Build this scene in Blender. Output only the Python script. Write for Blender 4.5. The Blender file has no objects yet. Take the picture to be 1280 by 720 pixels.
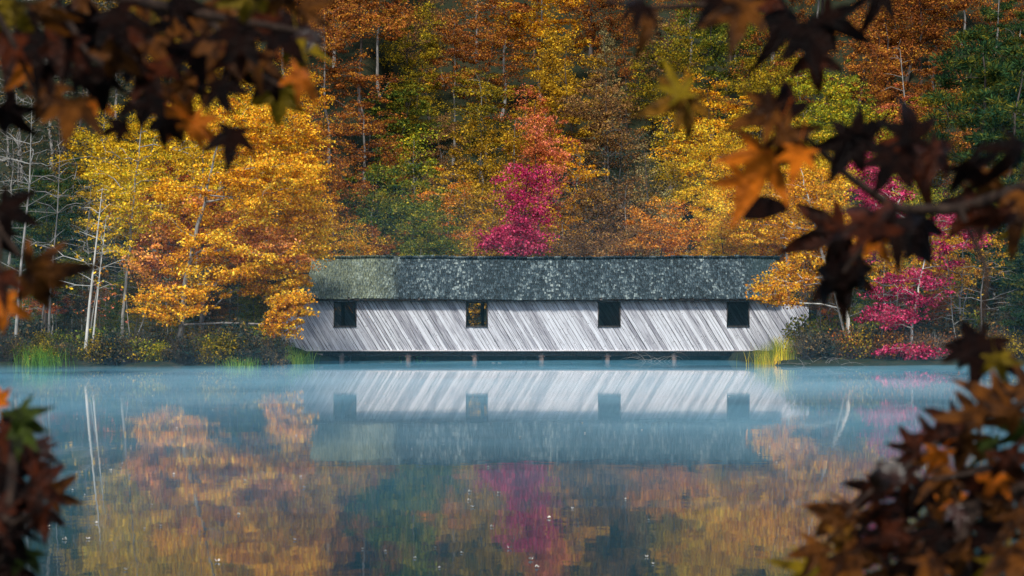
import bpy, math, random
import numpy as np
from mathutils import Vector, Matrix, Euler

random.seed(7)
RS = np.random.RandomState(11)
scn = bpy.context.scene
COL = scn.collection
F = 2400.0
CAMZ = 2.0
TH = math.atan(43.0 / F)

def P(px, py, Y):
    """point of the place that is Y metres ahead, seen at px,py of the 1280x720 photograph"""
    x = (px - 640) / F
    y = -(py - 360) / F
    d = np.array([x, math.cos(TH) - y * math.sin(TH), math.sin(TH) + y * math.cos(TH)])
    return np.array([0, 0, CAMZ]) + d * (Y / d[1])

# ------------------------------------------------------------------ mesh helpers
class MB:
    """collects polygons for one mesh"""
    def __init__(s):
        s.v = []; s.f4 = []; s.n = 0; s.polys = []; s.att = []
    def quads(s, V, Q, a=0.0):
        V = np.asarray(V, float); Q = np.asarray(Q, int)
        s.v.append(V); s.polys.append(Q + s.n); s.n += len(V)
        s.att.append(np.broadcast_to(np.asarray(a, float), (len(Q),)))
    def tube(s, pts, rad, k=6, a=0.0, cap=True):
        pts = np.asarray(pts, float); rad = np.asarray(rad, float)
        n = len(pts)
        t = np.gradient(pts, axis=0)
        t /= np.linalg.norm(t, axis=1)[:, None] + 1e-9
        ref = np.array([0.13, 0.21, 1.0]) if abs(t[0][2]) < 0.8 else np.array([1.0, 0.17, 0.1])
        u = np.cross(t, ref); u /= np.linalg.norm(u, axis=1)[:, None] + 1e-9
        w = np.cross(t, u)
        an = np.arange(k) * 2 * math.pi / k
        V = pts[:, None, :] + rad[:, None, None] * (np.cos(an)[None, :, None] * u[:, None, :] + np.sin(an)[None, :, None] * w[:, None, :])
        i = np.arange(n - 1)[:, None] * k; j = np.arange(k)[None, :]; j2 = (j + 1) % k
        Q = np.stack([i + j, i + j2, i + k + j2, i + k + j], -1).reshape(-1, 4)
        s.quads(V.reshape(-1, 3), Q, a)
    def box(s, c, size, a=0.0, M=None):
        c = np.asarray(c, float); h = np.asarray(size, float) / 2
        V = np.array([[x, y, z] for x in (-1, 1) for y in (-1, 1) for z in (-1, 1)], float) * h
        if M is not None: V = V @ np.asarray(M).T
        s.quads(V + c, [[0, 1, 3, 2], [4, 6, 7, 5], [0, 4, 5, 1], [2, 3, 7, 6], [0, 2, 6, 4], [1, 5, 7, 3]], a)
    def build(s, name, mat, parent=None, smooth=False, loc=None):
        me = bpy.data.meshes.new(name)
        V = np.concatenate(s.v); Qs = np.concatenate(s.polys); A = np.concatenate(s.att)
        me.vertices.add(len(V)); me.vertices.foreach_set('co', V.ravel())
        me.loops.add(Qs.size); me.loops.foreach_set('vertex_index', Qs.ravel().astype(np.int32))
        me.polygons.add(len(Qs)); me.polygons.foreach_set('loop_start', np.arange(0, Qs.size, 4, dtype=np.int32))
        me.update(calc_edges=True)
        at = me.attributes.new('rnd', 'FLOAT', 'FACE'); at.data.foreach_set('value', A.astype(np.float32))
        if smooth: me.polygons.foreach_set('use_smooth', np.ones(len(Qs), bool))
        me.materials.append(mat)
        return link(name, me, parent, loc)

def link(name, me, parent=None, loc=None):
    o = bpy.data.objects.new(name, me); COL.objects.link(o)
    if parent is not None: o.parent = parent
    if loc is not None: o.location = loc
    return o

def polymesh(name, V, Fs, mat, parent=None, att=None, smooth=False):
    me = bpy.data.meshes.new(name); me.from_pydata([tuple(v) for v in V], [], Fs); me.update()
    if att is not None:
        a = me.attributes.new('rnd', 'FLOAT', 'FACE'); a.data.foreach_set('value', np.asarray(att, np.float32))
    if smooth: me.polygons.foreach_set('use_smooth', [True] * len(me.polygons))
    me.materials.append(mat)
    return link(name, me, parent)

def tag(o, label=None, cat=None, group=None, kind=None):
    if label: o['label'] = label
    if cat: o['category'] = cat
    if group: o['group'] = group
    if kind: o['kind'] = kind
    return o

def empty(name, loc=(0, 0, 0)):
    o = bpy.data.objects.new(name, None); COL.objects.link(o); o.location = loc; o.empty_display_size = .3
    return o

# ------------------------------------------------------------------ materials
def newmat(name):
    m = bpy.data.materials.new(name); m.use_nodes = True
    nt = m.node_tree; nt.nodes.clear()
    return m, nt, nt.nodes, nt.links

def nd(ns, t, **kw):
    n = ns.new(t)
    for k, v in kw.items(): setattr(n, k, v)
    return n

def ramp(ns, stops, interp='LINEAR'):
    r = ns.new('ShaderNodeValToRGB'); cr = r.color_ramp; cr.interpolation = interp
    while len(cr.elements) < len(stops): cr.elements.new(0.5)
    for e, (p, c) in zip(cr.elements, stops):
        e.position = p; e.color = (c[0], c[1], c[2], 1)
    return r

def math_(ns, ls, op, a, b=None, clamp=False):
    n = ns.new('ShaderNodeMath'); n.operation = op; n.use_clamp = clamp
    for i, x in enumerate((a, b)):
        if x is None: continue
        if isinstance(x, (int, float)): n.inputs[i].default_value = x
        else: ls.new(x, n.inputs[i])
    return n.outputs[0]

def mixc(ns, ls, fac, a, b, mode='MIX'):
    n = ns.new('ShaderNodeMix'); n.data_type = 'RGBA'; n.blend_type = mode
    for i, x in ((0, fac), (6, a), (7, b)):
        if isinstance(x, (int, float)): n.inputs[i].default_value = x
        elif isinstance(x, tuple): n.inputs[i].default_value = (x[0], x[1], x[2], 1)
        else: ls.new(x, n.inputs[i])
    return n.outputs[2]

def noise(ns, ls, vec, scale, detail=3, rough=.55):
    n = ns.new('ShaderNodeTexNoise'); n.inputs['Scale'].default_value = scale
    n.inputs['Detail'].default_value = detail; n.inputs['Roughness'].default_value = rough
    if vec is not None: ls.new(vec, n.inputs['Vector'])
    return n.outputs['Fac']

def foliage_mat(name, cols, transl=.35, val=1.0):
    m, nt, ns, ls = newmat(name)
    at = nd(ns, 'ShaderNodeAttribute', attribute_name='rnd')
    tc = nd(ns, 'ShaderNodeTexCoord'); oi = nd(ns, 'ShaderNodeObjectInfo')
    add = nd(ns, 'ShaderNodeVectorMath', operation='ADD'); ls.new(tc.outputs['Object'], add.inputs[0])
    cmb = nd(ns, 'ShaderNodeCombineXYZ'); ls.new(math_(ns, ls, 'MULTIPLY', oi.outputs['Random'], 40.), cmb.inputs[0]); ls.new(cmb.outputs[0], add.inputs[1])
    nz = noise(ns, ls, add.outputs[0], .55, 2)
    f = math_(ns, ls, 'ADD', math_(ns, ls, 'MULTIPLY', at.outputs['Fac'], .75), math_(ns, ls, 'SUBTRACT', math_(ns, ls, 'MULTIPLY', nz, 1.5), .62), True)
    n = len(cols)
    r = ramp(ns, [(.08 + .84 * i / (n - 1), tuple(min(1, c * val) for c in cc)) for i, cc in enumerate(cols)]); ls.new(f, r.inputs[0])
    # each leaf a little lighter or darker than the next
    v = math_(ns, ls, 'ADD', .36, math_(ns, ls, 'MULTIPLY', math_(ns, ls, 'FRACT', math_(ns, ls, 'MULTIPLY', at.outputs['Fac'], 37.7)), 1.12))
    v = math_(ns, ls, 'MULTIPLY', v, math_(ns, ls, 'ADD', .82, math_(ns, ls, 'MULTIPLY', oi.outputs['Random'], .36)))
    hs = nd(ns, 'ShaderNodeHueSaturation'); ls.new(r.outputs[0], hs.inputs['Color']); ls.new(v, hs.inputs['Value'])
    d = nd(ns, 'ShaderNodeBsdfDiffuse'); t = nd(ns, 'ShaderNodeBsdfTranslucent'); mx = nd(ns, 'ShaderNodeMixShader')
    ls.new(hs.outputs[0], d.inputs[0]); ls.new(hs.outputs[0], t.inputs[0]); mx.inputs[0].default_value = transl
    ls.new(d.outputs[0], mx.inputs[1]); ls.new(t.outputs[0], mx.inputs[2])
    o = nd(ns, 'ShaderNodeOutputMaterial'); ls.new(mx.outputs[0], o.inputs[0])
    return m

def bark_mat(name, c0, c1, rough=.9, scale=3):
    m, nt, ns, ls = newmat(name)
    tc = nd(ns, 'ShaderNodeTexCoord'); mp = nd(ns, 'ShaderNodeMapping'); mp.inputs['Scale'].default_value = (3, 3, .6)
    ls.new(tc.outputs['Object'], mp.inputs[0])
    nz = noise(ns, ls, mp.outputs[0], scale, 5, .65)
    r = ramp(ns, [(.35, c0), (.65, c1)]); ls.new(nz, r.inputs[0])
    b = nd(ns, 'ShaderNodeBsdfPrincipled'); ls.new(r.outputs[0], b.inputs['Base Color']); b.inputs['Roughness'].default_value = rough
    b.inputs['Specular IOR Level'].default_value = .2
    bp = nd(ns, 'ShaderNodeBump'); bp.inputs['Strength'].default_value = .6; bp.inputs['Distance'].default_value = .03; ls.new(nz, bp.inputs['Height']); ls.new(bp.outputs[0], b.inputs['Normal'])
    o = nd(ns, 'ShaderNodeOutputMaterial'); ls.new(b.outputs[0], o.inputs[0])
    return m

PAL = {
 'gold':    [(.36, .11, .015), (.70, .28, .015), (.86, .46, .02), (.88, .60, .05)],
 'sungold': [(.50, .17, .02), (.84, .38, .02), (.96, .56, .03), (.96, .74, .08)],
 'grass':   [(.04, .12, .02), (.10, .26, .03), (.20, .38, .05), (.34, .44, .06)],
 'yellow':  [(.50, .26, .015), (.80, .48, .02), (.88, .62, .05), (.50, .46, .03)],
 'orange':  [(.30, .08, .02), (.62, .20, .02), (.85, .34, .03), (.85, .46, .10)],
 'blush':   [(.42, .13, .03), (.74, .30, .05), (.78, .34, .15), (.86, .52, .06)],
 'rust':    [(.09, .035, .02), (.26, .08, .025), (.46, .15, .03), (.66, .33, .04)],
 'red':     [(.12, .025, .02), (.34, .07, .025), (.50, .12, .03), (.50, .24, .04)],
 'brown':   [(.07, .045, .03), (.20, .10, .045), (.32, .16, .06), (.46, .28, .07)],
 'ochre':   [(.14, .09, .02), (.36, .20, .02), (.60, .33, .02), (.72, .48, .04)],
 'olive':   [(.06, .07, .02), (.20, .17, .02), (.40, .29, .02), (.58, .36, .025)],
 'green':   [(.03, .07, .02), (.09, .14, .025), (.22, .25, .03), (.48, .36, .03)],
 'lime':    [(.10, .15, .02), (.26, .31, .03), (.50, .46, .03), (.80, .52, .03)],
 'pine':    [(.012, .04, .025), (.025, .075, .03), (.06, .11, .03), (.20, .17, .02)],
 'magenta': [(.18, .012, .035), (.46, .02, .09), (.70, .05, .18), (.80, .16, .26)],
 'salmon':  [(.34, .07, .03), (.62, .16, .05), (.76, .28, .08), (.76, .20, .16)],
 'tan':     [(.14, .12, .06), (.28, .21, .09), (.42, .32, .13), (.38, .36, .15)],
 'dusk':    [(.015, .04, .04), (.04, .07, .055), (.10, .09, .06), (.26, .16, .05)],
}
FM = {k: foliage_mat('foliage_' + k, v) for k, v in PAL.items()}
BARK = {'silver': bark_mat('bark_silver', (.16, .16, .15), (.36, .36, .34)), 'grey': bark_mat('bark_grey', (.10, .095, .09), (.30, .29, .27)),
        'pale': bark_mat('bark_pale', (.35, .36, .33), (.62, .62, .58)),
        'dark': bark_mat('bark_dark', (.03, .028, .026), (.11, .09, .08))}

# ------------------------------------------------------------------ terrain
SHX = [-90, -22, -11.2, -10.2, -9.2, -8, 4, 6, 11, 11.5, 12.4, 14, 24, 90]
SHY = [84, 84, 85, 91, 103, 107, 107, 103.5, 101.5, 94, 89.5, 88, 87, 87]
def shore(x):
    return np.interp(x, SHX, SHY) + .35 * np.sin(np.asarray(x) * 1.7) + .2 * np.sin(np.asarray(x) * 4.3 + 1)
def ground(x, y):
    x = np.asarray(x, float); y = np.asarray(y, float)
    s = y - shore(x)
    z = np.where(s < 0, np.maximum(-1.4, s * .35 - .02), np.interp(s, [0, .8, 6, 20, 32, 80, 400], [0, .22, .4, .9, 4.0, 28, 125]))
    z = z + np.where(s > 2, .18 * np.sin(x * .8 + y * .5) * np.clip((s - 2) / 8, 0, 1) + .9 * np.sin(x * .13 + 2) * np.clip((s - 25) / 40, 0, 1), 0)
    near = np.interp(y, [-400, -60, 4, 6.5, 9], [20, 6, .35, .05, -1.4])
    return np.where(y < 9, near, z)

def ground_mat():
    m, nt, ns, ls = newmat('forest_floor')
    g = nd(ns, 'ShaderNodeTexCoord')
    n1 = noise(ns, ls, g.outputs['Object'], 3.0, 6, .7); n2 = noise(ns, ls, g.outputs['Object'], .25, 3)
    r = ramp(ns, [(.3, (.008, .012, .010)), (.5, (.025, .024, .016)), (.66, (.08, .045, .02)), (.8, (.18, .09, .02))]); ls.new(n1, r.inputs[0])
    c = mixc(ns, ls, n2, r.outputs[0], (.02, .035, .02))
    b = nd(ns, 'ShaderNodeBsdfDiffuse'); ls.new(c, b.inputs[0])
    bp = nd(ns, 'ShaderNodeBump'); bp.inputs['Distance'].default_value = .08; ls.new(n1, bp.inputs['Height']); ls.new(bp.outputs[0], b.inputs['Normal'])
    o = nd(ns, 'ShaderNodeOutputMaterial'); ls.new(b.outputs[0], o.inputs[0])
    return m
xs = np.unique(np.concatenate([np.linspace(-400, -60, 18), np.linspace(-60, 60, 241), np.linspace(60, 400, 18)]))
ys = np.unique(np.concatenate([np.linspace(-400, -10, 14), np.linspace(-10, 12, 23), np.linspace(12, 80, 18), np.linspace(80, 125, 151), np.linspace(125, 200, 60), np.linspace(200, 500, 20)]))
X, Y = np.meshgrid(xs, ys)
Z = ground(X, Y)
V = np.stack([X, Y, Z], -1).reshape(-1, 3)
nx = len(xs); i = np.arange(len(ys) - 1)[:, None] * nx + np.arange(nx - 1)[None]
mb = MB(); mb.quads(V, np.stack([i, i + 1, i + nx + 1, i + nx], -1).reshape(-1, 4))
tag(mb.build('ground', ground_mat(), smooth=True), kind='structure')

# ------------------------------------------------------------------ water
def water_mat():
    m, nt, ns, ls = newmat('pond_water')
    g = nd(ns, 'ShaderNodeTexCoord')
    mp = nd(ns, 'ShaderNodeMapping'); mp.inputs['Scale'].default_value = (1.0, .55, 1); ls.new(g.outputs['Object'], mp.inputs[0])
    spw = nd(ns, 'ShaderNodeSeparateXYZ'); ls.new(g.outputs['Object'], spw.inputs[0])
    mrw = nd(ns, 'ShaderNodeMapRange'); ls.new(spw.outputs['Y'], mrw.inputs[0])
    for i_, v_ in ((1, 22.), (2, 60.), (3, .75), (4, .3)): mrw.inputs[i_].default_value = v_
    calm = mrw.outputs[0]
    n1 = noise(ns, ls, mp.outputs[0], 2.2, 2, .5)
    n2 = noise(ns, ls, mp.outputs[0], .25, 2, .5)
    h = math_(ns, ls, 'MULTIPLY', math_(ns, ls, 'ADD', math_(ns, ls, 'MULTIPLY', n1, .0016), math_(ns, ls, 'MULTIPLY', n2, .004)), calm)
    bp = nd(ns, 'ShaderNodeBump'); bp.inputs['Strength'].default_value = 1; bp.inputs['Distance'].default_value = 1; ls.new(h, bp.inputs['Height'])
    b = nd(ns, 'ShaderNodeBsdfPrincipled'); b.inputs['Base Color'].default_value = (.004, .036, .055, 1)
    b.inputs['Roughness'].default_value = .027; b.inputs['IOR'].default_value = 1.45
    b.inputs['Specular IOR Level'].default_value = .5
    ls.new(bp.outputs[0], b.inputs['Normal'])
    o = nd(ns, 'ShaderNodeOutputMaterial'); ls.new(b.outputs[0], o.inputs[0])
    return m
mb = MB(); mb.quads([[-300, -30, 0], [300, -30, 0], [300, 130, 0], [-300, 130, 0]], [[0, 1, 2, 3]])
tag(mb.build('water', water_mat()), kind='structure')

# ------------------------------------------------------------------ tree generator
def grow(seed, trunk, att, r0, clump=.55, nleaf=60, leaf=.16, flat=.35, rmin=.006, pathw=.35, upb=.25, twigk=3, needle=False, droop=0.0):
    """limbs reach from the trunk to every point of ATT; leaves hang in sprays round those points"""
    rs = np.random.RandomState(seed)
    trunk = np.asarray(trunk, float); att = np.asarray(att, float)
    N = [p for p in trunk]; par = [-1] + list(range(len(trunk) - 1)); pl = [0.0]
    for k in range(1, len(trunk)): pl.append(0)
    ax = np.array([np.min(np.linalg.norm(trunk - a, axis=1)) for a in att])
    order = np.argsort(ax)
    tipdir = np.zeros_like(att)
    for q in order:
        a = att[q]; A = np.array(N); L = np.array(pl)
        d = A - a; dist = np.sqrt((d ** 2).sum(1))
        cost = dist + pathw * L + np.where(A[:, 2] > a[2] + .15, (A[:, 2] - a[2]) * 1.5, 0) + np.where(np.arange(len(A)) == 0, 5, 0)
        cost[:1] += 50
        j = int(np.argmin(cost)); b = A[j]; dd = dist[j]
        mid = (a + b) / 2 + np.array([0, 0, upb * dd * .35]) + rs.normal(0, .06 * dd, 3)
        N.append(mid); par.append(j); pl.append(pl[j] + dd / 2)
        N.append(a); par.append(len(N) - 2); pl.append(pl[j] + dd)
        t = a - mid; tipdir[q] = t / (np.linalg.norm(t) + 1e-6)
    N = np.array(N); par = np.array(par)
    # pipe model
    area = np.full(len(N), rmin ** 2)
    for k in range(len(N) - 1, len(trunk) - 1, -1): area[par[k]] += area[k]
    rad = np.sqrt(area)
    tr = np.linspace(r0, r0 * .12, len(trunk)); rad[:len(trunk)] = tr
    rad[len(trunk):] = np.minimum(rad[len(trunk):], r0 * .45)
    w = MB()
    tt = np.linspace(0, 1, len(trunk)); rr = tr.copy(); rr[0] *= 1.35
    w.tube(trunk, rr, 8)
    kids = {}
    for k in range(len(trunk), len(N)): kids.setdefault(par[k], []).append(k)
    stack = []
    for k in range(len(trunk)):
        for c in kids.get(k, []): stack.append((k, c))
    while stack:                                    # follow the thickest child as one limb
        b, c = stack.pop()
        path = [b, c]; rp = [min(rad[b], rad[c] * 1.15), rad[c]]
        cur = c
        while cur in kids:
            ch = sorted(kids[cur], key=lambda z: -rad[z])
            for o in ch[1:]: stack.append((cur, o))
            cur = ch[0]; path.append(cur); rp.append(rad[cur])
        rp[-1] *= .4
        w.tube(N[path], rp, 5 if rp[0] > .03 else twigk)
    # leaves
    l = MB()
    n = nleaf * len(att)
    ci = np.repeat(np.arange(len(att)), nleaf)
    cs = (clump * rs.uniform(.45, 1.6, len(att)))[ci]
    g = rs.normal(0, 1, (n, 3)); g /= np.linalg.norm(g, axis=1)[:, None]; g *= (rs.uniform(0, 1, n) ** .5)[:, None]
    off = g * cs[:, None] * np.array([1, 1, flat])
    # stretch along the twig
    td = tipdir[ci]; along = (off * td).sum(1)
    off += td * (along * .5 - .25 * cs)[:, None]
    off[:, 2] -= droop * (off[:, 0] ** 2 + off[:, 1] ** 2)
    c = att[ci] + off
    # a few leaves strewn along the inner limbs
    nrm = rs.normal(0, 1, (n, 3)) + np.array([0, -.25, .75]); nrm /= np.linalg.norm(nrm, axis=1)[:, None]
    u = np.cross(nrm, rs.normal(0, 1, (n, 3))); u /= np.linalg.norm(u, axis=1)[:, None]
    v = np.cross(nrm, u)
    s = leaf * rs.uniform(.6, 1.3, n)[:, None]
    if needle:
        u = g + rs.normal(0, .25, (n, 3)) + np.array([0, 0, .3]); u /= np.linalg.norm(u, axis=1)[:, None]
        v = np.cross(u, rs.normal(0, 1, (n, 3))); v /= np.linalg.norm(v, axis=1)[:, None]
        Vq = np.stack([c - u * s * .9, c + v * s * .2, c + u * s * .9, c - v * s * .2], 1)
    else:
        fold = nrm * s * .12
        Vq = np.stack([c - u * s * .55, c + v * s * .36 + fold, c + u * s * .6, c - v * s * .36 + fold], 1)
    l.quads(Vq.reshape(-1, 3), np.arange(4 * n).reshape(-1, 4), rs.uniform(0, 1, n))
    return w, l

def trunkline(rs, H, lean=(0, 0), wob=.12, n=9):
    t = np.linspace(0, 1, n)
    p = np.stack([lean[0] * t ** 1.5, lean[1] * t ** 1.5, H * t], 1)
    p[1:, :2] += np.cumsum(rs.normal(0, wob, (n - 1, 2)), 0) * .5
    return p

def env_att(rs, n, c, r, shape='round', hollow=.25, layer=0):
    out = []; tries = 0
    md = min(.12, .5 * (4.2 * r[0] * r[1] * r[2] / n) ** .667)
    while len(out) < n:
        tries += 1
        g = rs.uniform(-1, 1, 3); q = math.sqrt((g ** 2).sum())
        if shape == 'round':
            if q > 1 or q < hollow: continue
        elif shape == 'cone':
            rr = (1 - (g[2] + 1) / 2) ** .75 * .95 + .07; qq = math.hypot(g[0], g[1])
            if qq > rr or (qq < rr * hollow): continue
        elif shape == 'umbrella':
            if q > 1 or g[2] < -.55: continue
        elif shape == 'column':
            if math.hypot(g[0], g[1]) > 1 * (1 - abs(g[2]) ** 3 * .7): continue
        p = np.array(c) + g * np.array(r)
        # uneven outline
        p[:2] += .12 * r[0] * np.array([math.sin(p[2] * 1.3 + n), math.cos(p[2] * 1.7 + n)])
        if layer: p[2] = round(p[2] / layer) * layer + rs.normal(0, layer * .16)
        if tries > 12 * n or not out or (((np.array(out[-40:]) - p) ** 2).sum(1) > md).all(): out.append(p)
    return np.array(out)

PROTO = []
def proto(seed, H, base, R, shape, n, r0, **kw):
    rs = np.random.RandomState(seed)
    t = trunkline(rs, H * .9, wob=.26)
    hz = (H - base) / 2
    att = env_att(rs, n, (t[6, 0], t[6, 1], base + hz), (R, R, hz), shape, layer=kw.pop('layer', 0))
    w, l = grow(seed + 1, t, att, r0, **kw)
    wo = w.build('trunk', BARK['grey'], smooth=True); lo = l.build('crown', FM['gold'])
    bpy.data.objects.remove(wo, do_unlink=False) if False else None
    W, Lm = wo.data, lo.data
    bpy.data.objects.remove(wo); bpy.data.objects.remove(lo)
    return (W, Lm, H)
BROAD = [proto(101, 12, 3.0, 3.0, 'round', 100, .13, nleaf=95, clump=.60, leaf=.14, flat=.5),
         proto(102, 12, 2.2, 2.6, 'round', 92, .12, nleaf=95, clump=.56, leaf=.135, flat=.5),
         proto(103, 12, 3.6, 3.3, 'umbrella', 100, .13, nleaf=95, clump=.62, leaf=.14, flat=.42),
         proto(104, 12, 1.8, 2.3, 'column', 90, .10, nleaf=95, clump=.56, leaf=.135, flat=.6),
         proto(105, 12, 2.6, 2.9, 'round', 80, .12, nleaf=85, clump=.56, leaf=.13, flat=.4),
         proto(106, 12, 2.6, 2.8, 'umbrella', 90, .12, nleaf=95, clump=.58, leaf=.14, flat=.45),
         proto(107, 12, 2.4, 2.7, 'round', 70, .11, nleaf=75, clump=.66, leaf=.135, flat=.5)]
SPARSE = [proto(111, 12, 3.0, 2.5, 'round', 80, .12, nleaf=16, clump=.5, leaf=.16, flat=.4, rmin=.012),
          proto(112, 12, 2.0, 2.1, 'column', 80, .10, nleaf=12, clump=.5, leaf=.16, flat=.4, rmin=.012)]
PINES = [proto(121, 14, 3.0, 2.6, 'cone', 130, .2, nleaf=170, clump=.5, leaf=.15, flat=.5, needle=True, layer=.7, upb=-.1),
         proto(122, 14, 5.0, 2.7, 'round', 100, .2, nleaf=170, clump=.55, leaf=.15, flat=.45, needle=True, layer=1.0, upb=.1)]
FEATH = [proto(131, 13, 1.5, 2.2, 'cone', 170, .18, nleaf=50, clump=.5, leaf=.13, flat=.5, upb=0, droop=.2)]

NAMES = {'pine': ('pine_tree', 'pine'), 'tan': ('cypress_tree', 'cypress')}
WORDS = {'sungold': 'golden', 'gold': 'golden orange', 'yellow': 'bright yellow', 'orange': 'orange', 'blush': 'pale orange', 'rust': 'rust brown', 'red': 'dark red', 'brown': 'dull brown',
         'ochre': 'ochre', 'olive': 'olive', 'green': 'green', 'lime': 'yellow green', 'pine': 'dark green', 'magenta': 'magenta', 'salmon': 'salmon red', 'tan': 'tan', 'dusk': 'dark bluish'}

def put_tree(pr, x, y, H, pal, bark='grey', rot=None, wide=1.0, name='broadleaf_tree', label='tree', cat='tree', group=None):
    W, L, H0 = pr
    r = empty(name, (x, y, float(ground(x, y)) - .1)); s = H / H0
    r.rotation_euler = (0, 0, random.uniform(0, 6.28) if rot is None else rot); r.scale = (s * wide, s * wide, s)
    for nm, me, mt in (('trunk', W, BARK[bark]), ('crown', L, FM[pal])):
        o = link(nm, me, r); o.material_slots[0].link = 'OBJECT'; o.material_slots[0].material = mt
    tag(r, label, cat, group)
    return r

# colours of the wood as the photograph shows them, at (px, py)
ANCH = [(400,60,'rust'),(440,20,'rust'),(440,110,'rust'),(490,50,'olive'),(500,110,'olive'),(540,20,'brown'),(545,110,'rust'),(590,40,'rust'),(600,90,'rust'),(645,60,'rust'),
 (700,20,'gold'),(700,90,'ochre'),(740,60,'rust'),(735,150,'brown'),(780,90,'tan'),(780,150,'tan'),(840,60,'olive'),(880,90,'olive'),(860,40,'green'),(920,30,'green'),(960,60,'rust'),(980,95,'olive'),(1010,20,'rust'),
 (1050,40,'rust'),(1060,100,'green'),(1110,20,'rust'),(1130,60,'ochre'),(1100,110,'rust'),(1150,110,'olive'),(1190,30,'rust'),(1180,90,'rust'),(1240,60,'pine'),(1260,20,'rust'),(1250,120,'pine'),
 (520,60,'rust'),(560,60,'rust'),(620,120,'rust'),(690,60,'rust'),(760,20,'rust'),(720,120,'brown'),(810,60,'brown'),(870,30,'rust'),(940,110,'olive'),(1080,60,'rust'),(430,150,'rust'),(560,130,'ochre'),(750,170,'brown'),(800,130,'brown'),
 (420,180,'rust'),(455,160,'rust'),(510,180,'lime'),(500,140,'green'),(560,170,'brown'),(600,170,'ochre'),(610,140,'olive'),(670,150,'salmon'),(695,175,'salmon'),(640,190,'ochre'),(740,200,'brown'),(790,190,'brown'),(850,190,'yellow'),(830,150,'brown'),(880,140,'gold'),
 (900,200,'yellow'),(960,180,'lime'),(1030,150,'lime'),(1030,190,'green'),(1080,160,'yellow'),(1110,150,'salmon'),(1130,180,'rust'),(1190,170,'olive'),(1250,190,'pine'),
 (430,240,'rust'),(480,240,'green'),(530,240,'lime'),(575,240,'ochre'),(605,225,'ochre'),(700,240,'gold'),(740,250,'dusk'),(780,250,'brown'),(770,230,'dusk'),(830,250,'tan'),(870,250,'yellow'),(930,240,'gold'),(1000,240,'yellow'),(1080,235,'magenta'),(1140,240,'lime'),(1210,250,'green'),
 (420,300,'gold'),(470,300,'rust'),(520,300,'green'),(560,300,'orange'),(600,300,'ochre'),(710,300,'gold'),(740,300,'brown'),(790,300,'brown'),(850,300,'orange'),(890,290,'yellow'),(950,300,'gold'),(1010,300,'gold'),(1070,300,'orange'),(1130,300,'gold'),(1200,310,'gold'),(1260,300,'green'),
 (20,160,'dusk'),(60,200,'dusk'),(20,60,'dusk'),(110,80,'dusk'),(200,60,'ochre'),(300,50,'ochre'),(360,60,'rust'),(60,270,'pine'),(20,300,'dusk'),(140,200,'yellow'),(220,160,'yellow'),(300,150,'yellow'),(360,180,'gold'),(120,300,'dusk'),(190,300,'red'),(60,350,'dusk'),(20,400,'dusk'),(130,380,'dusk'),(1240,390,'green'),(1150,390,'dusk')]

def proj(p):
    d = np.array([p[0], p[1], p[2] - CAMZ]); f = np.array([0, math.cos(TH), math.sin(TH)]); u = np.array([0, -math.sin(TH), math.cos(TH)])
    z = d @ f
    return 640 + F * d[0] / z, 360 - F * (d @ u) / z

def palette_at(px, py, rnd):
    best = sorted(((px - a) ** 2 + ((py - b) * 1.1) ** 2 + rnd.uniform(0, 2600), c) for a, b, c in ANCH)
    return best[0][1]

trng = random.Random(21)
RANKS = [(109, 2.6, 7.5), (112.5, 2.7, 9.0), (117, 2.9, 10), (122, 3.1, 10.5), (128, 3.3, 11), (135, 3.6, 11.5), (143, 3.9, 12), (151, 3.7, 12), (160, 4.0, 12.5), (170, 4.6, 13), (182, 5.5, 14)]
TREES = []
for ri, (Yr, sp, Hr) in enumerate(RANKS):
    half = Yr * .267 + 4
    x = -half + trng.uniform(0, sp)
    while x < half:
        xx = x + trng.uniform(-.3, .3) * sp; yy = Yr + trng.uniform(-2.2, 2.2); H = Hr * trng.uniform(.8, 1.2)
        zb = float(ground(xx, yy)); px, py = proj((xx, yy, zb + H * .72))
        TREES.append([xx, yy, H, palette_at(px, py, trng), ri, px, py])
        x += sp
urng = random.Random(77)
for px in list(range(-20, 350, 17)) + list(range(1015, 1300, 19)):
    for Yd in (urng.uniform(94, 98), urng.uniform(100, 105)):
        p_ = px + urng.uniform(-8, 8); xx = (p_ - 640) / F * Yd
        if -13.5 < xx < 16.5 and Yd > 97: continue
        TREES.append([xx, Yd, urng.uniform(2.6, 5.0), urng.choice(['green', 'brown', 'olive', 'rust', 'pine2', 'red', 'dusk2', 'dusk2', 'green2']), -1, p_, 400])
LABELS = {}
SKIP = set()
KEEP_KEYS = False
for k, (xx, yy, H, pal, ri, px, py) in enumerate(TREES):
    if pal == 'pine': pr = PINES[trng.randrange(2)]
    elif pal == 'tan': pr = FEATH[0]
    elif pal == 'dusk': pr = SPARSE[trng.randrange(2)]
    elif ri < 0: pr = BROAD[urng.randrange(7)]
    else: pr = BROAD[trng.randrange(7)]
    pal = {'pine2': 'pine', 'dusk2': 'dusk', 'green2': 'green'}.get(pal, pal) if ri < 0 else pal
    pr = BROAD[k % 7] if ri < 0 else pr
    bk = trng.choice(['grey', 'dark', 'dark', 'dark', 'grey']); rot = trng.uniform(0, 6.28); wd = trng.uniform(.85, 1.15)
    if k in SKIP: continue
    nm, ct = ('understory_tree', 'small tree') if ri < 0 else NAMES.get(pal, ('broadleaf_tree', 'tree'))
    o = put_tree(pr, xx, yy, H, pal, bk, rot, wd, nm, LABELS.get(k, WORDS[pal] + ' tree on the wooded slope'), ct, 'trees on the wooded slope' if ri >= 0 else 'small trees under the wood edge')
    o['gk'] = 'T%d' % k

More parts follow.
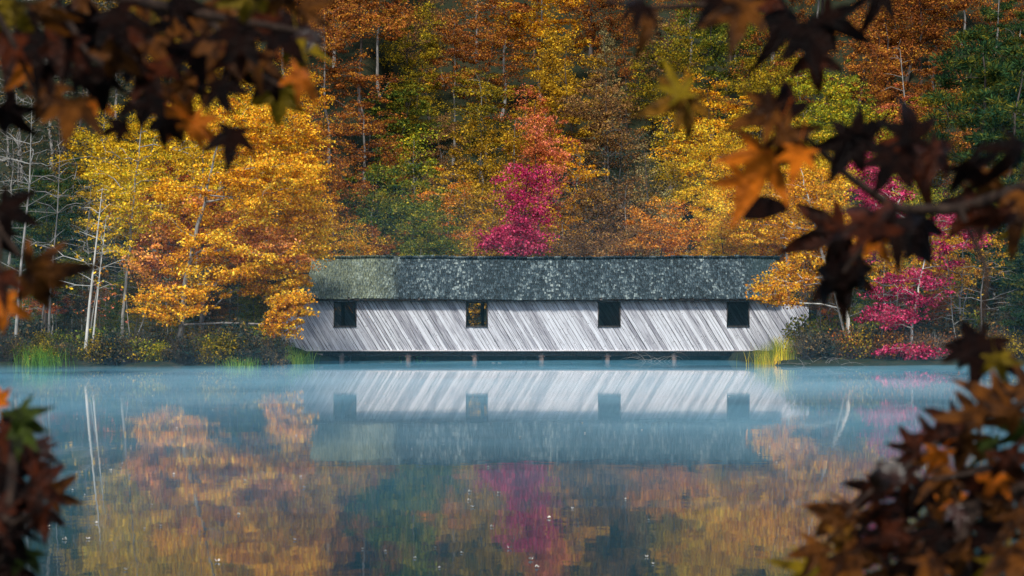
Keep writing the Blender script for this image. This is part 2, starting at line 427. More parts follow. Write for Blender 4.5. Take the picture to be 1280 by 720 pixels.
# ------------------------------------------------------------------ the trees that stand out
def hero(name, label, cat, seed, base, trunk_pts, blobs, pal, bark, r0, scale_leaf=.12, pals=None, **kw):
    """trunk_pts and blobs (centre, radii, count) in metres relative to base"""
    rs = np.random.RandomState(seed)
    att = np.concatenate([env_att(rs, n, c, r, sh, layer=0) for c, r, n, sh in blobs])
    k = {a: b for a, b in kw.items() if a != 'layer'}
    tp = np.array(trunk_pts, float); t = np.linspace(0, len(tp) - 1, 4 * len(tp))
    tr = np.stack([np.interp(t, range(len(tp)), tp[:, j]) for j in range(3)], 1); tr[1:, :2] += rs.normal(0, .03, (len(tr) - 1, 2))
    k['nleaf'] = int(k['nleaf'] * 1.6)
    w, l = grow(seed, tr, att, r0, leaf=scale_leaf, **k)
    r = empty(name, base)
    w.build('trunk', BARK[bark], r, smooth=True); l.build('crown', FM[pal], r)
    tag(r, label, cat)
    return r
def rel(px, py, Yd, base):
    return tuple(P(px, py, Yd) - np.array(base))
def B(px, Yd):
    x = (px - 640) / F * Yd; return (x, Yd, float(ground(x, Yd)) - .1)

# big golden tree left of the bridge
b0 = B(222, 90)
hero('maple_tree', 'large golden orange tree at the left end of the bridge, hanging over wall and roof', 'maple tree', 301, b0,
     [(0, 0, 0), rel(232, 350, 90, b0), rel(246, 290, 90, b0), rel(262, 220, 90.5, b0), rel(280, 150, 91, b0)],
     [(rel(330, 235, 90, b0), (2.5, 2.2, 1.9), 66, 'round'), (rel(285, 330, 90, b0), (2.9, 2.2, 1.6), 62, 'round'), (rel(350, 350, 91, b0), (1.6, 1.5, 1.7), 45, 'round'),
      (rel(230, 250, 91, b0), (1.8, 1.8, 2.0), 35, 'round'), (rel(220, 380, 89, b0), (2.2, 1.5, .9), 32, 'round'), (rel(365, 385, 90.5, b0), (1.0, .9, .9), 26, 'round'), (rel(352, 412, 90.5, b0), (.7, .7, .4), 8, 'round'), (rel(300, 160, 92, b0), (2.6, 2.2, 1.6), 60, 'round'), (rel(385, 285, 92, b0), (1.2, 1.2, 1.7), 40, 'round'), (rel(350, 165, 93, b0), (1.9, 1.6, 1.3), 45, 'round'), (rel(385, 215, 92, b0), (1.0, 1.2, 1.2), 24, 'round')],
     'sungold', 'grey', .16, nleaf=85, clump=.5, flat=.42, layer=.6, droop=.25, rmin=.006)
b1 = B(250, 93)
hero('maple_tree', 'pale orange tree standing just behind the golden tree left of the bridge', 'maple tree', 302, b1,
     [(0, 0, 0), rel(255, 330, 93, b1), rel(250, 250, 93, b1), rel(255, 180, 93, b1)],
     [(rel(285, 290, 92, b1), (3.2, 1.6, 1.9), 70, 'round'), (rel(330, 310, 91, b1), (2.2, 1.4, 1.2), 40, 'round'), (rel(200, 330, 92, b1), (1.6, 1.4, 1.8), 25, 'round')],
     'blush', 'grey', .13, nleaf=60, clump=.5, flat=.42, layer=.7, droop=.25, rmin=.006)
b2 = B(150, 96)
hero('poplar_tree', 'tall thin yellow tree with loose leaves rising behind the two pale trunks', 'poplar tree', 303, b2,
     [(0, 0, 0), rel(160, 330, 96, b2), rel(170, 220, 96, b2), rel(180, 130, 96, b2)],
     [(rel(165, 220, 96, b2), (2.6, 2, 2.6), 60, 'round'), (rel(230, 170, 96, b2), (2.2, 2, 1.6), 45, 'round'), (rel(150, 290, 95, b2), (1.8, 1.5, 1.3), 22, 'round')],
     'yellow', 'silver', .09, nleaf=42, clump=.5, flat=.42, layer=.7, rmin=.009)
# magenta tree behind the roof
b3 = B(655, 107.6)
hero('maple_tree', 'bright magenta tree rising behind the middle of the bridge roof', 'maple tree', 304, b3,
     [(0, 0, 0), rel(655, 340, 107.6, b3), rel(655, 270, 107.6, b3), rel(660, 205, 107.6, b3)],
     [(rel(656, 262, 107.6, b3), (1.75, 1.5, 3.0), 66, 'round'), (rel(652, 298, 107.2, b3), (1.9, 1.4, 1.0), 32, 'round'), (rel(614, 300, 107.2, b3), (.9, .8, .7), 12, 'round')],
     'magenta', 'dark', .12, nleaf=75, clump=.52, flat=.6, layer=.6)
b3b = B(672, 112)
hero('maple_tree', 'salmon red tree directly above and behind the bright magenta one', 'maple tree', 314, b3b,
     [(0, 0, 0), rel(672, 250, 112, b3b), rel(668, 125, 112, b3b)],
     [(rel(668, 175, 112, b3b), (.9, 1.3, 1.9), 18, 'round'), (rel(695, 200, 112, b3b), (.9, 1.2, 1.4), 14, 'round')],
     'salmon', 'dark', .10, nleaf=55, clump=.45, flat=.45, layer=.5)
# orange tree over the right end of the bridge
b4 = B(1066, 92)
hero('maple_tree', 'golden yellow and orange tree by the right bridge end, boughs over the roof corner', 'maple tree', 305, b4,
     [(0, 0, 0), rel(1058, 390, 92, b4), rel(1030, 330, 92, b4), rel(1015, 260, 92.5, b4), rel(1000, 210, 93, b4)],
     [(rel(990, 260, 92.5, b4), (2.2, 1.8, 1.8), 48, 'round'), (rel(1010, 330, 92, b4), (2.0, 1.7, 1.2), 38, 'round'), (rel(968, 365, 91, b4), (1.1, 1.1, .8), 24, 'round'), (rel(1050, 300, 92, b4), (1.6, 1.5, 1.6), 28, 'round')],
     'gold', 'pale', .12, nleaf=62, clump=.48, flat=.42, layer=.6, droop=.25, rmin=.008)
b5 = B(985, 106)
hero('maple_tree', 'golden yellow tree above the right end of the bridge roof', 'maple tree', 306, b5,
     [(0, 0, 0), rel(985, 330, 106, b5), rel(975, 240, 106, b5), rel(960, 190, 106, b5)],
     [(rel(940, 265, 106, b5), (2.4, 1.8, 2.2), 70, 'round'), (rel(1010, 235, 106, b5), (2.2, 1.8, 2.0), 60, 'round')],
     'sungold', 'grey', .14, nleaf=70, clump=.5, flat=.35, layer=.7)
# magenta tree on the right bank
b6 = B(1135, 90)
hero('maple_tree', 'magenta tree with pale slender limbs on the right bank, leaves spread in flat tiers', 'maple tree', 307, b6,
     [(0, 0, 0), rel(1142, 400, 90, b6), rel(1150, 350, 90, b6), rel(1165, 280, 90, b6)],
     [(rel(1110, 395, 90, b6), (1.5, 1.2, .6), 26, 'round'), (rel(1150, 360, 90, b6), (2.1, 1.6, .9), 38, 'round'), (rel(1190, 300, 90, b6), (1.7, 1.4, 1.3), 36, 'round'), (rel(1130, 440, 89, b6), (1.6, .8, .3), 14, 'round'), (rel(1100, 245, 92, b6), (1.4, 1.4, 1.0), 30, 'round')],
     'magenta', 'pale', .08, nleaf=52, clump=.42, flat=.42, layer=.6, rmin=.008)
b7 = B(1200, 93)
hero('poplar_tree', 'thin golden tree mingled with the magenta one on the right bank', 'poplar tree', 308, b7,
     [(0, 0, 0), rel(1200, 380, 93, b7), rel(1205, 300, 93, b7)],
     [(rel(1200, 325, 93, b7), (2.6, 1.6, 1.8), 50, 'round'), (rel(1120, 340, 93, b7), (2.0, 1.6, 1.2), 30, 'round')],
     'gold', 'grey', .09, nleaf=40, clump=.45, flat=.42, layer=.6, rmin=.008)
for px, Yd, H, w, s, lb in ((1262, 96, 15.5, 1.1, 0, 'tall dark green pine at the far right edge above the bank'), (1215, 118, 17, 1.1, 1, 'dark green pine high on the slope near the right edge'), (55, 94, 9.5, .9, 1, 'green pine partly hidden behind bare saplings on the left bank'), (1285, 90, 7, 1.0, 0, 'low bushy green pine on the bank at the right edge')):
    put_tree(PINES[s], (px - 640) / F * Yd, Yd, H, 'pine', 'dark', .5, w, 'pine_tree', lb, 'pine')

# bare pale trunks and saplings
def bare(name, label, cat, seed, px, Yd, toppx, toppy, r0, spread, n, bark='pale', leafy=0, pal='gold', group=None):
    rs = np.random.RandomState(seed); b = B(px, Yd); top = np.array(rel(toppx, toppy, Yd, b))
    tp = np.array([np.zeros(3), top * .35 + rs.normal(0, .08, 3), top * .7 + rs.normal(0, .1, 3), top])
    t = np.linspace(0, 3, 13); tr = np.stack([np.interp(t, range(4), tp[:, j]) for j in range(3)], 1)
    att = []
    for q in range(n):
        f = rs.uniform(.3, 1.05); a = rs.uniform(0, 6.28); L = spread * (1.15 - f) * rs.uniform(.5, 1.4)
        att.append(top * f + np.array([math.cos(a) * L, math.sin(a) * L, L * rs.uniform(.3, .9)]))
    w, l = grow(seed, tr, att, r0, nleaf=max(1, leafy), clump=.4, leaf=.15, rmin=.009, flat=.4, pathw=.6)
    r = empty(name, b); w.build('trunk', BARK[bark], r, smooth=True)
    if leafy: l.build('crown', FM[pal], r)
    tag(r, label, cat, group)
    return r
bare('birch_tree', 'pale slender trunk on the left bank, the taller and straighter of a pair', 'birch tree', 401, 106, 88, 128, 235, .085, 2.2, 26, leafy=5, pal='yellow')
bare('birch_tree', 'pale slender trunk on the left bank, the thinner of a pair, beside the taller one', 'birch tree', 402, 114, 88, 133, 270, .055, 1.8, 18, leafy=4, pal='gold')
bare('bare_tree', 'bare tree with a fan of grey branches at the left edge of the wood', 'tree', 403, 18, 89, 40, 130, .09, 4.5, 60, 'silver')
bare('bare_tree', 'bare grey tree with long twisting branches between the left edge and the pale pair', 'tree', 404, 60, 92, 75, 190, .07, 4.0, 45, 'grey')
bare('bare_tree', 'bare pale tree with arching forked branches on the bank right of the bridge', 'tree', 405, 1068, 91, 1040, 355, .10, 3.4, 34, 'silver')
bare('bare_tree', 'dead pale snag with crooked branches in the upper right of the wood', 'tree', 406, 1150, 128, 1125, 62, .11, 3.2, 18, 'silver')
bare('bare_tree', 'leafless grey tree on the right bank in front of the low pine', 'tree', 407, 1225, 90, 1232, 330, .07, 2.6, 34, 'grey')
srng = random.Random(5)
for k in range(30):
    px = srng.choice([srng.uniform(0, 350), srng.uniform(1025, 1280)]); Yd = srng.uniform(89.6, 101)
    bare('sapling', 'thin leafless sapling among the dark undergrowth on the pond bank', 'sapling', 500 + k, px, Yd, px + srng.uniform(-14, 18), srng.uniform(290, 380), srng.uniform(.022, .045), 1.4, 12,
         srng.choice(['grey', 'silver', 'dark']), leafy=srng.choice([0, 0, 3]), pal=srng.choice(['gold', 'rust', 'salmon']), group='thin saplings along the pond bank')['gk'] = 'P%d' % k

# ------------------------------------------------------------------ shrubs and reeds on the banks
def shrub_proto(seed, n, nleaf, leaf, R=(.9, .7, .55)):
    rs = np.random.RandomState(seed); att = env_att(rs, n, (0, 0, .6), R, 'round', hollow=.1)
    att[:, 2] = np.abs(att[:, 2]); w = MB()
    for a in att:
        b = np.array([rs.normal(0, .15), rs.normal(0, .15), 0]); m = (a + b) / 2 + rs.normal(0, .09, 3)
        w.tube([b, m, a, a + (a - m) * .5 + rs.normal(0, .05, 3)], [.012, .009, .007, .003], 3)
    l = MB(); N = n * nleaf; c = np.repeat(att, nleaf, 0) + rs.normal(0, .13, (N, 3))
    nrm = rs.normal(0, 1, (N, 3)); nrm /= np.linalg.norm(nrm, axis=1)[:, None]; u = np.cross(nrm, rs.normal(0, 1, (N, 3))); u /= np.linalg.norm(u, axis=1)[:, None]; v = np.cross(nrm, u)
    s = leaf * rs.uniform(.6, 1.3, N)[:, None]
    l.quads(np.stack([c - u * s * .55, c + v * s * .34, c + u * s * .6, c - v * s * .34], 1).reshape(-1, 3), np.arange(4 * N).reshape(-1, 4), rs.uniform(0, 1, N))
    wo = w.build('twigs', BARK['dark']); lo = l.build('leaves', FM['green']); r = (wo.data, lo.data)
    bpy.data.objects.remove(wo); bpy.data.objects.remove(lo); return r
SHR = [shrub_proto(601, 110, 16, .11), shrub_proto(602, 150, 7, .10), shrub_proto(603, 90, 22, .12), shrub_proto(604, 170, 4, .09)]
SK = [0]
def put_shrub(k, px, Yd, s, pal, label, twig='dark', group=None, sz=1.0):
    b = B(px, Yd); r = empty('shrub', b); r.scale = (s, s, s * sz); r.rotation_euler = (0, 0, srng.uniform(0, 6.28))
    for nm, me, mt in (('stem', SHR[k][0], BARK[twig]), ('foliage', SHR[k][1], FM[pal])):
        o = link(nm, me, r); o.material_slots[0].link = 'OBJECT'; o.material_slots[0].material = mt
    tag(r, label, 'shrub', group); r['gk'] = 'S%d' % SK[0]; SK[0] += 1
for px in range(-10, 350, 13):
    x = px + srng.uniform(-6, 6); Yd = 85.2 + srng.uniform(0, 1.8)
    pal = srng.choice(['green', 'lime', 'dusk', 'olive']) if 150 < px < 300 else srng.choice(['dusk', 'olive', 'green', 'dusk'])
    words = {'green': 'leafy green', 'lime': 'yellow green', 'olive': 'olive', 'dusk': 'dull twiggy'}[pal]
    put_shrub(srng.choice([0, 1, 3]), x, Yd, srng.uniform(.5, 1.15), pal, words + ' shrub low on the left bank at the water edge', group='shrubs along the left bank')
for px in range(-10, 345, 22):
    put_shrub(srng.choice([0, 1, 3]), px + srng.uniform(-8, 8), srng.uniform(88.5, 91.5), srng.uniform(.9, 1.6), srng.choice(['dusk', 'green', 'dusk', 'olive']), 'taller dark shrub in the second row of the left bank', group='taller shrubs on the left bank')
for px in range(1002, 1300, 12):
    x = px + srng.uniform(-5, 5); Yd = 89.6 + srng.uniform(0, 1.5) 
    pal = srng.choice(['brown', 'brown', 'rust', 'dusk', 'olive'])
    put_shrub(srng.choice([1, 3, 3]), x, Yd, srng.uniform(.7, 1.35), pal, 'brown twiggy shrub on the right bank at the water edge', twig=srng.choice(['dark', 'grey']), group='brown shrubs along the right bank')
for px in range(1020, 1300, 24):
    put_shrub(srng.choice([0, 1]), px + srng.uniform(-8, 8), srng.uniform(92.5, 95), srng.uniform(1.3, 1.8), srng.choice(['dusk', 'dusk', 'green']), 'taller dark shrub in the second row of the right bank', group='taller shrubs on the right bank')
for px in range(770, 925, 18):
    put_shrub(srng.choice([3, 1]), px + srng.uniform(-6, 6), srng.uniform(104.5, 106.5), srng.uniform(.6, .8), srng.choice(['dusk', 'green']), 'small scrubby bush in the shade under the bridge', group='bushes under the bridge')
for px in range(400, 770, 26):
    put_shrub(srng.choice([3, 1, 0]), px + srng.uniform(-9, 9), srng.uniform(107.8, 108.6), srng.uniform(.8, 1.2), srng.choice(['dusk', 'brown', 'olive']), 'low bush on the far shore seen below the bridge', group='bushes on the shore behind the bridge')

def reeds(px, Yd, w, h, n, pal, label, seed):
    rs = np.random.RandomState(seed); b = B(px, Yd); r = empty('reed_clump', (b[0], b[1], 0)); l = MB()
    for q in range(n):
        x, y = rs.normal(0, w * .45), rs.normal(0, .3); H = h * rs.uniform(.55, 1.1); lx, ly = rs.normal(0, .22) * H, rs.normal(0, .15) * H
        z0 = max(-.12, float(ground(b[0] + x, b[1] + y))); t = np.linspace(0, 1, 5)
        c = np.stack([x + lx * t ** 2, y + ly * t ** 2, z0 + H * t * (1 - .15 * t * abs(lx))], 1); wd = .012 * (1 - t * .85)
        a = rs.uniform(0, 3.14); s = np.array([math.cos(a), math.sin(a) * .5, 0])
        V = np.stack([c - s * wd[:, None], c + s * wd[:, None]], 1).reshape(-1, 3); i = np.arange(4)[:, None] * 2
        l.quads(V, np.concatenate([i, i + 1, i + 3, i + 2], 1), rs.uniform())
    l.build('blades', FM[pal], r); tag(r, label, 'reeds')
reeds(48, 83.9, 1.1, 1.05, 420, 'grass', 'green reeds standing at the water edge in the left corner of the bank', 1)
reeds(300, 83.9, 1.0, .6, 220, 'grass', 'short green reeds on the left bank near the small gap before the bridge', 2)
reeds(366, 90.8, 1.0, .95, 380, 'grass', 'green reeds at the left foot of the bridge wall', 3)
reeds(968, 90.6, 1.15, 1.15, 560, 'lime', 'yellow green reeds in front of the right end of the bridge wall', 4)
reeds(1010, 93, 1.0, 1.7, 200, 'dusk', 'tall dull reeds against the right end of the bridge wall', 5)
reeds(520, 107.2, 1.0, .5, 120, 'grass', 'small patch of reeds on the shore behind the bridge posts', 6)

# ------------------------------------------------------------------ the covered bridge
BD = np.array([140., -230.]); BD /= np.linalg.norm(BD); BN = np.array([-BD[1], BD[0]])   # along and across a board, in x,z
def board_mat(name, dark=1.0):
    m, nt, ns, ls = newmat(name)
    at = nd(ns, 'ShaderNodeAttribute', attribute_name='rnd'); tc = nd(ns, 'ShaderNodeTexCoord')
    def dot(v):
        n = nd(ns, 'ShaderNodeVectorMath', operation='DOT_PRODUCT'); ls.new(tc.outputs['Object'], n.inputs[0]); n.inputs[1].default_value = v; return n.outputs['Value']
    u = dot((BD[0], 0, BD[1])); v = dot((BN[0], 0, BN[1]))
    c = nd(ns, 'ShaderNodeCombineXYZ'); ls.new(math_(ns, ls, 'MULTIPLY', u, .8), c.inputs[0]); ls.new(math_(ns, ls, 'MULTIPLY', v, 22.), c.inputs[1]); ls.new(math_(ns, ls, 'MULTIPLY', at.outputs['Fac'], 53.), c.inputs[2])
    n1 = noise(ns, ls, c.outputs[0], 1.6, 6, .65)
    n2 = noise(ns, ls, tc.outputs['Object'], .5, 3); n3 = noise(ns, ls, tc.outputs['Object'], 2.3, 4, .7)
    k = math_(ns, ls, 'ADD', math_(ns, ls, 'MULTIPLY', n1, .62), math_(ns, ls, 'ADD', .115, math_(ns, ls, 'MULTIPLY', at.outputs['Fac'], .14)))
    r = ramp(ns, [(.30, (.05, .052, .07)), (.42, (.26, .265, .31)), (.53, (.54, .57, .63)), (.72, (.80, .87, .96))]); ls.new(k, r.inputs[0])
    sp = nd(ns, 'ShaderNodeSeparateXYZ'); ls.new(tc.outputs['Object'], sp.inputs[0])
    # browner wood in patches just under the eaves
    mr = nd(ns, 'ShaderNodeMapRange'); ls.new(sp.outputs['Z'], mr.inputs[0]); mr.inputs[1].default_value = 2.75; mr.inputs[2].default_value = 3.25
    e = math_(ns, ls, 'MULTIPLY', mr.outputs[0], math_(ns, ls, 'MULTIPLY', math_(ns, ls, 'SUBTRACT', n3, .38, True), 4.0, True), True)
    col = mixc(ns, ls, math_(ns, ls, 'MULTIPLY', e, .8), r.outputs[0], (.20, .12, .09))
    col = mixc(ns, ls, math_(ns, ls, 'MULTIPLY', math_(ns, ls, 'SUBTRACT', n2, .55, True), 1.8, True), col, (.25, .25, .29))
    ve = nd(ns, 'ShaderNodeTexVoronoi'); ve.inputs['Scale'].default_value = 5.0; ls.new(tc.outputs['Object'], ve.inputs['Vector'])
    kn = math_(ns, ls, 'LESS_THAN', ve.outputs['Distance'], .13)
    col = mixc(ns, ls, math_(ns, ls, 'MULTIPLY', kn, .75), col, (.05, .045, .05))
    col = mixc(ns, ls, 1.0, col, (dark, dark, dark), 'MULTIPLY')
    b = nd(ns, 'ShaderNodeBsdfPrincipled'); ls.new(col, b.inputs['Base Color']); b.inputs['Roughness'].default_value = .75; b.inputs['Specular IOR Level'].default_value = .25
    bp = nd(ns, 'ShaderNodeBump'); bp.inputs['Strength'].default_value = .7; bp.inputs['Distance'].default_value = .01; ls.new(n1, bp.inputs['Height']); ls.new(bp.outputs[0], b.inputs['Normal'])
    o = nd(ns, 'ShaderNodeOutputMaterial'); ls.new(b.outputs[0], o.inputs[0])
    return m
def shingle_mat():
    m, nt, ns, ls = newmat('weathered_shingles')
    at = nd(ns, 'ShaderNodeAttribute', attribute_name='rnd'); tc = nd(ns, 'ShaderNodeTexCoord')
    mp = nd(ns, 'ShaderNodeMapping'); mp.inputs['Scale'].default_value = (1, .16, .16); ls.new(tc.outputs['Object'], mp.inputs[0])
    n1 = noise(ns, ls, mp.outputs[0], 24, 4, .8); n2 = noise(ns, ls, mp.outputs[0], .9, 4, .6)
    k = math_(ns, ls, 'ADD', math_(ns, ls, 'MULTIPLY', n1, .6), math_(ns, ls, 'ADD', math_(ns, ls, 'MULTIPLY', at.outputs['Fac'], .26), math_(ns, ls, 'MULTIPLY', n2, .3)))
    r = ramp(ns, [(.42, (.006, .012, .013)), (.56, (.018, .032, .040)), (.68, (.055, .085, .10)), (.755, (.26, .32, .31)), (.88, (.50, .56, .50))]); ls.new(k, r.inputs[0])
    sp = nd(ns, 'ShaderNodeSeparateXYZ'); ls.new(tc.outputs['Object'], sp.inputs[0])
    def rng(a, b_, socket='X'):
        q = nd(ns, 'ShaderNodeMapRange'); ls.new(sp.outputs[socket], q.inputs[0]); q.inputs[1].default_value = a; q.inputs[2].default_value = b_; return q.outputs[0]
    lich = math_(ns, ls, 'MULTIPLY', math_(ns, ls, 'MULTIPLY', math_(ns, ls, 'ADD', rng(-5.4, -7.6), math_(ns, ls, 'MULTIPLY', math_(ns, ls, 'SUBTRACT', n2, .5), 1.6)), rng(-4.6, -6.0), True), math_(ns, ls, 'MULTIPLY', math_(ns, ls, 'SUBTRACT', n1, .40, True), 5., True))
    col = mixc(ns, ls, math_(ns, ls, 'MULTIPLY', lich, .75), r.outputs[0], (.24, .27, .15))
    lf = math_(ns, ls, 'MULTIPLY', rng(12.2, 12.9), 0.5)
    col = mixc(ns, ls, lf, col, (.02, .045, .045))
    b = nd(ns, 'ShaderNodeBsdfPrincipled'); ls.new(col, b.inputs['Base Color']); b.inputs['Roughness'].default_value = .7; b.inputs['Specular IOR Level'].default_value = .3
    o = nd(ns, 'ShaderNodeOutputMaterial'); ls.new(b.outputs[0], o.inputs[0])
    return m
def clip(poly, a, b, c):      # keep a*x+b*z <= c
    out = []
    for i in range(len(poly)):
        p, q = poly[i], poly[(i + 1) % len(poly)]; dp = a * p[0] + b * p[1] - c; dq = a * q[0] + b * q[1] - c
        if dp <= 0: out.append(p)
        if dp * dq < 0: t = dp / (dp - dq); out.append((p[0] + (q[0] - p[0]) * t, p[1] + (q[1] - p[1]) * t))
    return out
def clip_to(poly, region):
    for i in range(len(region)):
        p, q = region[i], region[(i + 1) % len(region)]
        ex, ez = q[0] - p[0], q[1] - p[1]          # region counter-clockwise: inside on the left
        poly = clip(poly, ez, -ex, ez * p[0] - ex * p[1])
        if len(poly) < 3: return []
    return poly
WX = [(418, 445), (583, 609), (748, 775), (909, 936)]
WINS = [((a - 640) / 24, (b - 640) / 24) for a, b in WX]
Z0, ZW0, ZW1, Z1 = .55, 1.80, 3.03, 3.34
BX0, BX1 = -12.0, 15.45
regions = [[(BX0, Z0), (BX1, Z0), (BX1, ZW0), (BX0, ZW0)], [(-10.7, ZW1), (14.0, ZW1), (14.0, Z1), (-10.7, Z1)], [(BX0, ZW0), (WINS[0][0], ZW0), (WINS[0][0], ZW1), (-10.7, ZW1), (BX0, 2.9)]]
for a, b in zip(WINS[:-1], WINS[1:]): regions.append([(a[1], ZW0), (b[0], ZW0), (b[0], ZW1), (a[1], ZW1)])
regions.append([(WINS[-1][1], ZW0), (BX1, ZW0), (BX1, 2.78), (14.0, ZW1), (WINS[-1][1], ZW1)])
back_regions = regions + [[(WINS[0][0], ZW0), (WINS[0][0] + .85, ZW0), (WINS[0][0] + .85, ZW1), (WINS[0][0], ZW1)], [(WINS[2][0], ZW0), (WINS[2][1] + .0, ZW0), (WINS[2][1], ZW1), (WINS[2][0], ZW1)], [(WINS[3][0] + .45, ZW0), (WINS[3][1], ZW0), (WINS[3][1], ZW1), (WINS[3][0] + .45, ZW1)]]
def board_wall(name, yf, seed, mat, parent, thick=.03, regions=regions):
    rs = np.random.RandomState(seed); V = []; Fs = []; A = []
    vmin, vmax = -12.0 * BN[0] - .5, 15.6 * BN[0] + 3.6 * BN[1] + .5
    v = vmin
    while v < vmax:
        wd = rs.choice([.15, .17, .17, .20]); gap = rs.choice([.010, .016, .022, .034]); yo = rs.uniform(-.008, .008); an = rs.uniform(); tw = rs.normal(0, .0025)
        c0 = BN * v; c1 = BN * (v + wd - gap)
        strip = [tuple(c0 - BD * 20), tuple(c0 + BD * 20), tuple(c1 + BD * 20), tuple(c1 - BD * 20)]
        for rg in regions:
            pl = clip_to(list(strip), rg)
            if len(pl) < 3: continue
            n = len(pl); s = len(V)
            V += [(p[0], yf + yo + tw * ((p[0] * BN[0] + p[1] * BN[1]) - v) * 20, p[1]) for p in pl] + [(p[0], yf + yo + thick, p[1]) for p in pl]
            Fs.append(tuple(s + i for i in range(n))); A.append(an)
            for i in range(n):
                j = (i + 1) % n; Fs.append((s + j, s + i, s + n + i, s + n + j)); A.append(an)
        v += wd
    return polymesh(name, V, Fs, mat, parent, A)
bridge = empty('covered_bridge', (0, 102.4, 0))
tag(bridge, 'weathered grey covered bridge with diagonal boards and four square openings, on posts over the pond', 'covered bridge')
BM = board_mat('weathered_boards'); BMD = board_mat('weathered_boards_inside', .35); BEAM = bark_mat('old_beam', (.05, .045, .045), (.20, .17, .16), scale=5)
TRIM = bark_mat('pale_trim', (.35, .34, .36), (.68, .67, .70), scale=6); POST = bark_mat('post_wood', (.07, .055, .05), (.24, .18, .16), scale=6)
INS = bark_mat('dark_timber', (.03, .026, .024), (.10, .08, .07), scale=5)
pv = Matrix.Translation((0, -102.4, 0))
def child(o):
    o.matrix_parent_inverse = pv; return o
child(board_wall('front_wall', 100.0, 1, BM, bridge))
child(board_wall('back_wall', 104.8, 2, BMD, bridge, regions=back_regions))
# dark battens behind the gaps
m1 = MB()
for z in (.75, 1.5, 3.15): m1.box((1.7, 100.09, z), (24.5, .08, .12))
x = -11.6
while x < 15.2:
    if not any(a - .1 < x < b + .1 for a, b in WINS): m1.box((x, 100.16, 1.9), (.16, .12, 2.6))
    x += 1.27
for z in (.75, 1.5, 3.15): m1.box((1.7, 104.71, z), (24.5, .08, .12))
x = -11.1
while x < 15.2:
    m1.box((x, 104.6, 1.9), (.18, .12, 2.6)); x += 1.9
child(m1.build('frame', INS, bridge))
m1 = MB()
m1.box((1.7, 99.985, .525), (26.6, .12, .07)); child(m1.build('sill', TRIM, bridge))
m1 = MB()
m1.box((1.6, 102.4, .42), (25.6, 4.5, .10)); m1.box((1.6, 100.3, .30), (25.6, .22, .12)); m1.box((1.6, 104.5, .30), (25.6, .22, .12)); child(m1.build('deck', INS, bridge))
for i, (a, b) in enumerate(WINS):
    m1 = MB(); y = 100.03; t = .05
    m1.box((a - t / 2 + .02, y, (ZW0 + ZW1) / 2), (t, .20, ZW1 - ZW0 + .1)); m1.box((b + t / 2 - .02, y, (ZW0 + ZW1) / 2), (t, .20, ZW1 - ZW0 + .1))
    m1.box(((a + b) / 2, y, ZW0 - .005), (b - a - .04, .20, .05)); m1.box(((a + b) / 2, y, ZW1 + .005), (b - a - .04, .20, .05))
    child(m1.build('window_frame', INS, bridge))
for px in (427, 510, 593, 677, 760, 843, 925):
    for Yp in (100.25, 104.5):
        x = (px - 640) / 24; rs = random.Random(px)
        m1 = MB(); m1.tube([(x, Yp, -1.2), (x + rs.uniform(-.03, .03), Yp, -.2), (x, Yp, .4)], [.14, .135, .125], 9)
        m1.box((x, Yp, .385 - .15), (.34, .30, .05)); child(m1.build('pile', POST, bridge, smooth=False))
for a, s in ((-10.3, 0), (13.5, 0)):
    for Yp in (100.25, 104.5):
        m1 = MB(); m1.box((a, Yp, .1), (.9, .7, .55)); child(m1.build('abutment', BEAM, bridge))
# roof of real shingles
RX0, RX1 = -10.65, 13.98
def slope(sign):
    rs = np.random.RandomState(5 + sign); mb = MB()
    e = np.array([0, 102.4 - sign * 2.88, 3.19]); rdg = np.array([0, 102.4, 5.38]); L = np.linalg.norm(rdg - e); d = (rdg - e) / L; nrm = np.cross([1, 0, 0], d) * (1 if sign > 0 else -1)
    if nrm[2] < 0: nrm = -nrm
    sb = MB(); V = []
    sb.quads([[RX0, *(e - nrm * .05)[1:]], [RX1, *(e - nrm * .05)[1:]], [RX1, *(rdg - nrm * .05)[1:]], [RX0, *(rdg - nrm * .05)[1:]]], [[0, 1, 2, 3]])
    ex = .165 if sign > 0 else .3; rows = int(L / ex) + 1
    for r in range(rows):
        x = RX0 + rs.uniform(-.1, 0)
        while x < RX1:
            w = rs.uniform(.08, .17) if sign > 0 else rs.uniform(.2, .4); c = np.array([x + w / 2, 0, 0]) + e + d * (r * ex + .15 + rs.uniform(-.03, .03)) + nrm * (.018 + rs.uniform(0, .012))
            sag = (0 if sign > 0 else -.05) - .03 * math.sin((x + 3) * .35) - .015 * math.sin(x * 1.9)
            Lg = .34 + (rs.uniform(-.04, .09) if r == rows - 1 else 0)
            tl = -.055 + rs.normal(0, .012); rl = rs.normal(0, .03)
            a1 = d * math.cos(tl) + nrm * math.sin(tl) ; a1 /= np.linalg.norm(a1); a0 = np.array([1, 0, 0]) + nrm * rl; a0 /= np.linalg.norm(a0); a2 = np.cross(a0, a1)
            if rs.uniform() > .012: mb.box(c + np.array([0, 0, sag]), (w - .012, Lg, .018), rs.uniform(), np.stack([a0, a1, a2], 1))
            x += w
    return mb, sb
SM = shingle_mat()
for s in (1, -1):
    mb, sb = slope(s)
    child(mb.build('roof', SM, bridge)); child(sb.build('roof_boarding', INS, bridge))
m1 = MB(); m1.box((1.665, 99.60, 3.16), (24.4, .05, .10)); child(m1.build('fascia', INS, bridge))
